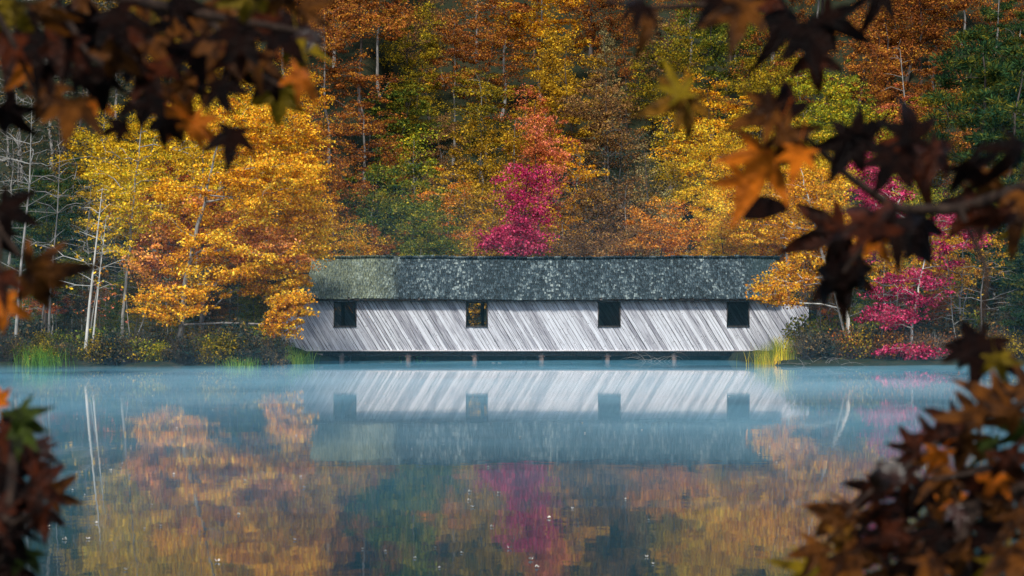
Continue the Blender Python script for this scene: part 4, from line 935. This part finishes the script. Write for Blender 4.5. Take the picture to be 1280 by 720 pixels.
#@@LABELS@@
DROP = set('T0 T1 T24 T25 T26 T50 T51 T73 T74 T75 T97 T98 T120 T121 T125 T126 T143 T144 T147 T164 T165 T169 T170 T188 T189 T190 T192 T193 T194 T195 T196 T210 T211 T212 T213 T214 T215 T216 T217 T218 T219 T220 T225 T226 T227 T229 T230 T231 T232 T233 T234 T235 T236 T237 T238 T239 T240 T241 T245 T246 T247 T248 T249 T250 T251 T252 T253 T254 T255 T257 T258 T262 T282 T284 T303 T305 T321 T323 P0 P22 P25 S0 S4 S12 S28 S48 S52 S62 S63 S64 S82 S83 S84 S85 S86 S87 S88 S89 S90 S91 S92 S93 S94 S95 S96 S97 S98 S99 S100 S101 S102 S103 S104 S105'.split())
LABELS = {
 'T2': 'dark green pine, at slope foot, at the left edge, the upper of two',
 'T27': 'dark green pine, at slope foot, at the left edge, the lower of two',
 'T3': 'sparse dusky tree, low down, above the pale trunks',
 'T4': 'sparse dusky tree, at slope foot, right of the pale trunks',
 'T5': 'dark red tree, low down, above the big golden tree, first of two from left',
 'T6': 'dark red tree, low down, above the big golden tree, second of two from left',
 'T58': 'golden orange tree, low down, right of the big golden tree, the upper of two',
 'T7': 'golden orange tree, low down, right of the big golden tree, the lower of two',
 'T8': 'golden orange tree, at slope foot, right of the big golden tree',
 'T34': 'golden orange tree, at slope foot, above the first opening, first of two from left',
 'T9': 'golden orange tree, at slope foot, above the first opening, second of two from left',
 'T10': 'rust coloured tree, at slope foot, between first and second openings',
 'T36': 'green tree, at slope foot, between first and second openings, the upper of two',
 'T11': 'green tree, at slope foot, between first and second openings, the lower of two',
 'T37': 'ochre tree, at slope foot, above the second opening, first of two from left',
 'T12': 'ochre tree, at slope foot, above the second opening, second of two from left',
 'T13': 'ochre tree, at slope foot, above the magenta tree, the upper of two',
 'T38': 'ochre tree, at slope foot, above the magenta tree, the lower of two',
 'T14': 'dull brown tree, at slope foot, right of the magenta tree, first of two from left',
 'T39': 'dull brown tree, at slope foot, right of the magenta tree, second of two from left',
 'T15': 'dull brown tree, at slope foot, above the third opening',
 'T16': 'orange tree, low down, between third and fourth openings',
 'T17': 'yellow tree, at slope foot, above the fourth opening',
 'T18': 'golden orange tree, at slope foot, above the fourth opening',
 'T19': "golden orange tree, at slope foot, above the roof's right end",
 'T20': "orange tree, at slope foot, above the roof's right end",
 'T21': "golden orange tree, at slope foot, above the bank's magenta tree, first of two from left",
 'T22': "golden orange tree, at slope foot, above the bank's magenta tree, second of two from left",
 'T23': 'golden orange tree, at slope foot, by the right edge',
 'T28': 'dark green pine, low down, above the pale trunks',
 'T29': 'yellow tree, low down, right of the pale trunks',
 'T30': 'dark red tree, at slope foot, right of the pale trunks',
 'T31': 'yellow tree, low down, above the big golden tree',
 'T32': 'golden orange tree, lower middle, right of the big golden tree',
 'T33': 'golden orange tree, low down, above the first opening',
 'T35': 'rust coloured tree, at slope foot, above the first opening',
 'T65': 'dull brown tree, low down, above the third opening, first of two from left',
 'T40': 'dull brown tree, low down, above the third opening, second of two from left',
 'T41': 'dull brown tree, at slope foot, between third and fourth openings',
 'T42': 'golden orange tree, low down, above the fourth opening',
 'T43': "golden orange tree, low down, above the roof's right end",
 'T44': "yellow tree, low down, above the roof's right end, first of two from left",
 'T92': "yellow tree, low down, above the roof's right end, second of two from left",
 'T45': 'magenta tree, low down, above the right bank',
 'T46': "yellow green tree, low down, above the bank's magenta tree, first of two from left",
 'T47': "yellow green tree, low down, above the bank's magenta tree, second of two from left",
 'T48': 'green tree, low down, by the right edge',
 'T72': 'green tree, at slope foot, by the right edge, first of two from left',
 'T49': 'green tree, at slope foot, by the right edge, second of two from left',
 'T122': 'sparse dusky tree, lower middle, at the left edge, first of three from left',
 'T52': 'sparse dusky tree, lower middle, at the left edge, second of three from left',
 'T76': 'sparse dusky tree, lower middle, at the left edge, third of three from left',
 'T53': 'sparse dusky tree, lower middle, above the pale trunks, first of two from left',
 'T77': 'sparse dusky tree, lower middle, above the pale trunks, second of two from left',
 'T54': 'yellow tree, lower middle, above the pale trunks',
 'T78': 'yellow tree, lower middle, right of the pale trunks, first of three from left',
 'T55': 'yellow tree, lower middle, right of the pale trunks, second of three from left',
 'T79': 'yellow tree, lower middle, right of the pale trunks, third of three from left',
 'T56': 'yellow tree, lower middle, above the big golden tree',
 'T57': 'yellow tree, lower middle, right of the big golden tree',
 'T59': 'rust coloured tree, low down, above the first opening',
 'T60': 'green tree, low down, between first and second openings, first of four from left',
 'T84': 'green tree, low down, between first and second openings, second of four from left',
 'T107': 'green tree, low down, between first and second openings, third of four from left',
 'T61': 'green tree, low down, between first and second openings, fourth of four from left',
 'T108': 'ochre tree, low down, above the second opening, first of three from left',
 'T62': 'ochre tree, low down, above the second opening, second of three from left',
 'T86': 'ochre tree, low down, above the second opening, third of three from left',
 'T63': 'ochre tree, low down, above the magenta tree, first of three from left',
 'T109': 'ochre tree, low down, above the magenta tree, second of three from left',
 'T132': 'ochre tree, low down, above the magenta tree, third of three from left',
 'T64': 'dull brown tree, low down, right of the magenta tree',
 'T66': 'orange tree, at slope foot, between third and fourth openings',
 'T67': 'golden orange tree, lower middle, above the fourth opening',
 'T68': "yellow tree, at slope foot, above the roof's right end",
 'T69': "yellow tree, lower middle, above the roof's right end",
 'T70': 'magenta tree, lower middle, above the right bank',
 'T93': 'yellow green tree, upper middle, above the right bank, first of two from left',
 'T71': 'yellow green tree, upper middle, above the right bank, second of two from left',
 'T80': 'yellow tree, upper middle, above the big golden tree',
 'T81': 'yellow tree, upper middle, right of the big golden tree',
 'T82': 'rust coloured tree, upper middle, above the first opening, first of two from left',
 'T129': 'rust coloured tree, upper middle, above the first opening, second of two from left',
 'T83': 'green tree, low down, above the first opening',
 'T85': 'orange tree, low down, above the second opening',
 'T87': 'golden orange tree, low down, right of the magenta tree',
 'T133': 'sparse dusky tree, low down, right of the magenta tree, first of two from left',
 'T88': 'sparse dusky tree, low down, right of the magenta tree, second of two from left',
 'T89': 'tan feathery cypress, low down, between third and fourth openings',
 'T135': 'yellow tree, lower middle, between third and fourth openings, first of two from left',
 'T90': 'yellow tree, lower middle, between third and fourth openings, second of two from left',
 'T91': 'yellow tree, upper middle, above the fourth opening',
 'T94': "rust coloured tree, upper middle, above the bank's magenta tree, first of two from left",
 'T118': "rust coloured tree, upper middle, above the bank's magenta tree, second of two from left",
 'T95': "olive tree, upper middle, above the bank's magenta tree",
 'T96': 'dark green pine, lower middle, by the right edge, first of two from left',
 'T119': 'dark green pine, lower middle, by the right edge, second of two from left',
 'T99': 'sparse dusky tree, upper middle, at the left edge',
 'T123': 'sparse dusky tree, upper middle, above the pale trunks, first of three from left',
 'T100': 'sparse dusky tree, upper middle, above the pale trunks, second of three from left',
 'T145': 'sparse dusky tree, upper middle, above the pale trunks, third of three from left',
 'T124': 'sparse dusky tree, upper middle, right of the pale trunks, the upper of two',
 'T101': 'sparse dusky tree, upper middle, right of the pale trunks, the lower of two',
 'T102': 'ochre tree, high up, above the big golden tree',
 'T103': 'ochre tree, upper middle, above the big golden tree',
 'T104': 'yellow tree, high up, right of the big golden tree',
 'T105': 'golden orange tree, upper middle, above the first opening',
 'T106': 'rust coloured tree, lower middle, above the first opening',
 'T110': 'golden orange tree, lower middle, right of the magenta tree',
 'T111': 'sparse dusky tree, low down, above the third opening',
 'T112': 'tan feathery cypress, lower middle, between third and fourth openings',
 'T113': 'golden orange tree, upper middle, between third and fourth openings',
 'T136': 'olive tree, high up, above the fourth opening, first of two from left',
 'T114': 'olive tree, high up, above the fourth opening, second of two from left',
 'T115': "yellow green tree, upper middle, above the roof's right end",
 'T116': 'green tree, low down, above the right bank',
 'T117': 'salmon red tree, upper middle, above the right bank',
 'T171': 'rust coloured tree, high up, right of the big golden tree, the upper of two',
 'T127': 'rust coloured tree, high up, right of the big golden tree, the lower of two',
 'T128': 'rust coloured tree, high up, above the first opening',
 'T130': 'yellow green tree, lower middle, between first and second openings',
 'T131': 'ochre tree, lower middle, above the second opening',
 'T134': 'sparse dusky tree, lower middle, above the third opening',
 'T137': "olive tree, high up, above the roof's right end",
 'T138': 'green tree, upper middle, above the right bank',
 'T139': 'rust coloured tree, high up, above the right bank',
 'T160': "rust coloured tree, high up, above the bank's magenta tree, first of two from left",
 'T140': "rust coloured tree, high up, above the bank's magenta tree, second of two from left",
 'T141': 'dark green pine, high up, by the right edge',
 'T162': 'dark green pine, top of slope, by the right edge, the upper of two',
 'T142': 'dark green pine, top of slope, by the right edge, the lower of two',
 'T168': 'ochre tree, top of slope, right of the pale trunks, first of two from left',
 'T146': 'ochre tree, top of slope, right of the pale trunks, second of two from left',
 'T148': 'ochre tree, high up, right of the big golden tree',
 'T149': 'rust coloured tree, top of slope, above the first opening, first of three from left',
 'T172': 'rust coloured tree, top of slope, above the first opening, second of three from left',
 'T150': 'rust coloured tree, top of slope, above the first opening, third of three from left',
 'T151': 'green tree, upper middle, between first and second openings',
 'T152': 'dull brown tree, lower middle, between first and second openings',
 'T153': 'ochre tree, lower middle, above the magenta tree',
 'T154': 'salmon red tree, lower middle, above the magenta tree',
 'T178': 'dull brown tree, upper middle, above the third opening, the upper of two',
 'T155': 'dull brown tree, upper middle, above the third opening, the lower of two',
 'T156': 'olive tree, high up, between third and fourth openings',
 'T157': 'green tree, high up, above the fourth opening, first of three from left',
 'T204': 'green tree, high up, above the fourth opening, second of three from left',
 'T181': 'green tree, high up, above the fourth opening, third of three from left',
 'T158': 'rust coloured tree, high up, above the fourth opening',
 'T205': "rust coloured tree, high up, above the roof's right end, first of two from left",
 'T159': "rust coloured tree, high up, above the roof's right end, second of two from left",
 'T207': "rust coloured tree, top of slope, above the bank's magenta tree, first of five from left",
 'T184': "rust coloured tree, top of slope, above the bank's magenta tree, second of five from left",
 'T208': "rust coloured tree, top of slope, above the bank's magenta tree, third of five from left",
 'T161': "rust coloured tree, top of slope, above the bank's magenta tree, fourth of five from left",
 'T185': "rust coloured tree, top of slope, above the bank's magenta tree, fifth of five from left",
 'T209': 'rust coloured tree, top of slope, by the right edge, first of four from left',
 'T186': 'rust coloured tree, top of slope, by the right edge, second of four from left',
 'T163': 'rust coloured tree, top of slope, by the right edge, third of four from left',
 'T187': 'rust coloured tree, top of slope, by the right edge, fourth of four from left',
 'T166': 'sparse dusky tree, top of slope, above the pale trunks, first of two from left',
 'T167': 'sparse dusky tree, top of slope, above the pale trunks, second of two from left',
 'T173': 'rust coloured tree, top of slope, between first and second openings',
 'T174': 'olive tree, upper middle, between first and second openings',
 'T175': 'olive tree, upper middle, above the second opening',
 'T176': 'salmon red tree, upper middle, above the magenta tree',
 'T177': 'ochre tree, high up, right of the magenta tree',
 'T179': 'dull brown tree, high up, between third and fourth openings',
 'T180': 'green tree, top of slope, above the fourth opening',
 'T182': "rust coloured tree, top of slope, above the roof's right end, first of three from left",
 'T206': "rust coloured tree, top of slope, above the roof's right end, second of three from left",
 'T228': "rust coloured tree, top of slope, above the roof's right end, third of three from left",
 'T183': 'rust coloured tree, top of slope, above the right bank',
 'T191': 'ochre tree, top of slope, above the pale trunks',
 'T197': 'olive tree, high up, between first and second openings',
 'T198': 'rust coloured tree, high up, above the second opening, first of two from left',
 'T199': 'rust coloured tree, high up, above the second opening, second of two from left',
 'T200': 'ochre tree, high up, above the magenta tree',
 'T201': 'tan feathery cypress, high up, above the third opening',
 'T202': 'rust coloured tree, high up, above the third opening',
 'T203': 'rust coloured tree, top of slope, between third and fourth openings',
 'T221': 'dull brown tree, top of slope, between first and second openings',
 'T222': 'rust coloured tree, top of slope, above the magenta tree',
 'T243': 'golden orange tree, top of slope, above the magenta tree, the upper of two',
 'T223': 'golden orange tree, top of slope, above the magenta tree, the lower of two',
 'T244': 'rust coloured tree, top of slope, right of the magenta tree, the upper of two',
 'T224': 'rust coloured tree, top of slope, right of the magenta tree, the lower of two',
 'T242': 'rust coloured tree, top of slope, above the second opening',
 'T256': 'small rust coloured tree, wood edge, at the left edge',
 'T259': 'small green tree, wood edge, at the left edge, first of two from left',
 'T260': 'small green tree, wood edge, at the left edge, second of two from left',
 'T261': 'small dark red tree, wood edge, by the pale trunks',
 'T263': 'small dark green tree, wood edge, by the pale trunks',
 'T264': 'small green tree, wood edge, by the pale trunks, first of three from left',
 'T266': 'small green tree, wood edge, by the pale trunks, second of three from left',
 'T268': 'small green tree, wood edge, by the pale trunks, third of three from left',
 'T265': 'small dusky tree, wood edge, by the pale trunks, first of three from left',
 'T267': 'small dusky tree, wood edge, by the pale trunks, second of three from left',
 'T270': 'small dusky tree, wood edge, by the pale trunks, third of three from left',
 'T269': 'small dull brown tree, wood edge, by the pale trunks',
 'T271': 'small dark green tree, wood edge, just right of the pale trunks',
 'T275': 'small dusky tree, wood edge, just right of the pale trunks, the upper of two',
 'T272': 'small dusky tree, wood edge, just right of the pale trunks, the lower of two',
 'T273': 'small green tree, wood edge, just right of the pale trunks, the upper of two',
 'T274': 'small green tree, wood edge, just right of the pale trunks, the lower of two',
 'T276': 'small olive tree, wood edge, just right of the pale trunks, first of two from left',
 'T277': 'small olive tree, wood edge, just right of the pale trunks, second of two from left',
 'T278': 'small rust coloured tree, wood edge, just right of the pale trunks',
 'T279': 'small dusky tree, wood edge, under the golden tree, first of three from left',
 'T285': 'small dusky tree, wood edge, under the golden tree, second of three from left',
 'T286': 'small dusky tree, wood edge, under the golden tree, third of three from left',
 'T280': 'small dull brown tree, wood edge, just right of the pale trunks',
 'T281': 'small rust coloured tree, wood edge, under the golden tree',
 'T283': 'small green tree, wood edge, under the golden tree',
 'T287': 'small dull brown tree, wood edge, near the left bridge end, first of three from left',
 'T292': 'small dull brown tree, wood edge, near the left bridge end, second of three from left',
 'T295': 'small dull brown tree, wood edge, near the left bridge end, third of three from left',
 'T288': 'small rust coloured tree, wood edge, near the left bridge end',
 'T289': 'small dusky tree, wood edge, near the left bridge end',
 'T290': 'small green tree, wood edge, near the left bridge end, first of four from left',
 'T294': 'small green tree, wood edge, near the left bridge end, second of four from left',
 'T293': 'small green tree, wood edge, near the left bridge end, third of four from left',
 'T291': 'small green tree, wood edge, near the left bridge end, fourth of four from left',
 'T296': 'small dull brown tree, wood edge, just right of the bridge',
 'T297': 'small dark red tree, wood edge, just right of the bridge',
 'T300': 'small olive tree, wood edge, just right of the bridge, the upper of two',
 'T298': 'small olive tree, wood edge, just right of the bridge, the lower of two',
 'T299': 'small green tree, wood edge, just right of the bridge',
 'T301': 'small dark green tree, wood edge, just right of the bridge',
 'T302': 'small green tree, wood edge, near the magenta bank tree',
 'T304': 'small olive tree, wood edge, near the magenta bank tree',
 'T306': 'small dusky tree, wood edge, near the magenta bank tree, first of two from left',
 'T309': 'small dusky tree, wood edge, near the magenta bank tree, second of two from left',
 'T307': 'small rust coloured tree, wood edge, near the magenta bank tree',
 'T308': 'small dark green tree, wood edge, near the magenta bank tree',
 'T311': 'small dark red tree, wood edge, by the low pine, the upper of two',
 'T310': 'small dark red tree, wood edge, by the low pine, the lower of two',
 'T312': 'small dark green tree, wood edge, by the low pine',
 'T313': 'small dull brown tree, wood edge, by the low pine',
 'T317': 'small green tree, wood edge, by the low pine, the upper of two',
 'T314': 'small green tree, wood edge, by the low pine, the lower of two',
 'T315': 'small dusky tree, wood edge, by the low pine',
 'T316': 'small dull brown tree, wood edge, at the right edge, first of two from left',
 'T322': 'small dull brown tree, wood edge, at the right edge, second of two from left',
 'T318': 'small dusky tree, wood edge, at the right edge, first of two from left',
 'T320': 'small dusky tree, wood edge, at the right edge, second of two from left',
 'T319': 'small dark green tree, wood edge, at the right edge',
 'P27': 'thin leafless sapling, just right of the pale trunks, first of three from left',
 'P1': 'thin leafless sapling, just right of the pale trunks, second of three from left',
 'P14': 'thin leafless sapling, just right of the pale trunks, third of three from left',
 'P26': 'thin leafless sapling, at the left edge, first of two from left',
 'P2': 'thin leafless sapling, at the left edge, second of two from left',
 'P19': 'thin leafless sapling, by the pale trunks, first of four from left',
 'P13': 'thin leafless sapling, by the pale trunks, second of four from left',
 'P3': 'thin leafless sapling, by the pale trunks, third of four from left',
 'P4': 'thin leafless sapling, by the pale trunks, fourth of four from left',
 'P17': 'thin leafless sapling, just right of the bridge, first of three from left',
 'P9': 'thin leafless sapling, just right of the bridge, second of three from left',
 'P5': 'thin leafless sapling, just right of the bridge, third of three from left',
 'P15': 'thin leafless sapling, near the magenta bank tree, first of five from left',
 'P18': 'thin leafless sapling, near the magenta bank tree, second of five from left',
 'P6': 'thin leafless sapling, near the magenta bank tree, third of five from left',
 'P11': 'thin leafless sapling, near the magenta bank tree, fourth of five from left',
 'P8': 'thin leafless sapling, near the magenta bank tree, fifth of five from left',
 'P21': 'thin leafless sapling, under the golden tree, first of three from left',
 'P23': 'thin leafless sapling, under the golden tree, second of three from left',
 'P7': 'thin leafless sapling, under the golden tree, third of three from left',
 'P29': 'thin leafless sapling, by the low pine, first of four from left',
 'P20': 'thin leafless sapling, by the low pine, second of four from left',
 'P10': 'thin leafless sapling, by the low pine, third of four from left',
 'P16': 'thin leafless sapling, by the low pine, fourth of four from left',
 'P12': 'thin leafless sapling, near the left bridge end, the upper of two',
 'P24': 'thin leafless sapling, near the left bridge end, the lower of two',
 'P28': 'thin leafless sapling, at the right edge',
 'S1': 'dull twiggy shrub, waterside, at the left edge, first of two from left',
 'S2': 'dull twiggy shrub, waterside, at the left edge, second of two from left',
 'S3': 'leafy green shrub, waterside, at the left edge',
 'S5': 'olive shrub, waterside, at the left edge',
 'S6': 'dull twiggy shrub, waterside, by the pale trunks, first of three from left',
 'S7': 'dull twiggy shrub, waterside, by the pale trunks, second of three from left',
 'S8': 'dull twiggy shrub, waterside, by the pale trunks, third of three from left',
 'S9': 'leafy green shrub, waterside, by the pale trunks',
 'S10': 'olive shrub, waterside, by the pale trunks',
 'S11': 'dull twiggy shrub, waterside, just right of the pale trunks, first of two from left',
 'S13': 'dull twiggy shrub, waterside, just right of the pale trunks, second of two from left',
 'S14': 'yellow green shrub, waterside, just right of the pale trunks, first of two from left',
 'S16': 'yellow green shrub, waterside, just right of the pale trunks, second of two from left',
 'S15': 'leafy green shrub, waterside, just right of the pale trunks',
 'S17': 'dull twiggy shrub, waterside, under the golden tree, first of three from left',
 'S18': 'dull twiggy shrub, waterside, under the golden tree, second of three from left',
 'S19': 'dull twiggy shrub, waterside, under the golden tree, third of three from left',
 'S20': 'olive shrub, waterside, under the golden tree, first of two from left',
 'S22': 'olive shrub, waterside, under the golden tree, second of two from left',
 'S21': 'leafy green shrub, waterside, under the golden tree',
 'S23': 'olive shrub, waterside, near the left bridge end',
 'S24': 'dull twiggy shrub, waterside, near the left bridge end, first of four from left',
 'S25': 'dull twiggy shrub, waterside, near the left bridge end, second of four from left',
 'S26': 'dull twiggy shrub, waterside, near the left bridge end, third of four from left',
 'S27': 'dull twiggy shrub, waterside, near the left bridge end, fourth of four from left',
 'S29': 'taller dark shrub, second row, at the left edge, first of three from left',
 'S30': 'taller dark shrub, second row, at the left edge, second of three from left',
 'S31': 'taller dark shrub, second row, at the left edge, third of three from left',
 'S32': 'taller dark shrub, second row, by the pale trunks, first of three from left',
 'S33': 'taller dark shrub, second row, by the pale trunks, second of three from left',
 'S34': 'taller dark shrub, second row, by the pale trunks, third of three from left',
 'S35': 'taller dark shrub, second row, just right of the pale trunks, first of three from left',
 'S36': 'taller dark shrub, second row, just right of the pale trunks, second of three from left',
 'S37': 'taller dark shrub, second row, just right of the pale trunks, third of three from left',
 'S38': 'taller dark shrub, second row, under the golden tree, first of four from left',
 'S39': 'taller dark shrub, second row, under the golden tree, second of four from left',
 'S40': 'taller dark shrub, second row, under the golden tree, third of four from left',
 'S41': 'taller dark shrub, second row, under the golden tree, fourth of four from left',
 'S42': 'taller dark shrub, second row, near the left bridge end, first of three from left',
 'S43': 'taller dark shrub, second row, near the left bridge end, second of three from left',
 'S44': 'taller dark shrub, second row, near the left bridge end, third of three from left',
 'S45': 'brown twiggy shrub, waterside, at the right bridge end',
 'S46': 'brown twiggy shrub, waterside, just right of the bridge, first of five from left',
 'S47': 'brown twiggy shrub, waterside, just right of the bridge, second of five from left',
 'S49': 'brown twiggy shrub, waterside, just right of the bridge, third of five from left',
 'S50': 'brown twiggy shrub, waterside, just right of the bridge, fourth of five from left',
 'S51': 'brown twiggy shrub, waterside, just right of the bridge, fifth of five from left',
 'S54': 'brown twiggy shrub, waterside, near the magenta bank tree, first of six from left',
 'S53': 'brown twiggy shrub, waterside, near the magenta bank tree, second of six from left',
 'S55': 'brown twiggy shrub, waterside, near the magenta bank tree, third of six from left',
 'S56': 'brown twiggy shrub, waterside, near the magenta bank tree, fourth of six from left',
 'S57': 'brown twiggy shrub, waterside, near the magenta bank tree, fifth of six from left',
 'S58': 'brown twiggy shrub, waterside, near the magenta bank tree, sixth of six from left',
 'S59': 'brown twiggy shrub, waterside, by the low pine, first of three from left',
 'S60': 'brown twiggy shrub, waterside, by the low pine, second of three from left',
 'S61': 'brown twiggy shrub, waterside, by the low pine, third of three from left',
 'S65': 'brown twiggy shrub, waterside, at the right edge, first of five from left',
 'S67': 'brown twiggy shrub, waterside, at the right edge, second of five from left',
 'S66': 'brown twiggy shrub, waterside, at the right edge, third of five from left',
 'S68': 'brown twiggy shrub, waterside, at the right edge, fourth of five from left',
 'S69': 'brown twiggy shrub, waterside, at the right edge, fifth of five from left',
 'S70': 'taller dark shrub, second row, at the right bridge end',
 'S71': 'taller dark shrub, second row, just right of the bridge, first of three from left',
 'S72': 'taller dark shrub, second row, just right of the bridge, second of three from left',
 'S73': 'taller dark shrub, second row, just right of the bridge, third of three from left',
 'S74': 'taller dark shrub, second row, near the magenta bank tree, first of three from left',
 'S75': 'taller dark shrub, second row, near the magenta bank tree, second of three from left',
 'S76': 'taller dark shrub, second row, near the magenta bank tree, third of three from left',
 'S77': 'taller dark shrub, second row, by the low pine, first of two from left',
 'S78': 'taller dark shrub, second row, by the low pine, second of two from left',
 'S79': 'taller dark shrub, second row, at the right edge, first of three from left',
 'S80': 'taller dark shrub, second row, at the right edge, second of three from left',
 'S81': 'taller dark shrub, second row, at the right edge, third of three from left',
}
for o in [q for q in scn.objects if q.parent is None and 'gk' in q]:
    if True:
        k = o['gk']
        if k in DROP:
            for c in list(o.children): bpy.data.objects.remove(c)
            bpy.data.objects.remove(o); continue
        if k in LABELS: o['label'] = LABELS[k]
        if not KEEP_KEYS: del o['gk']
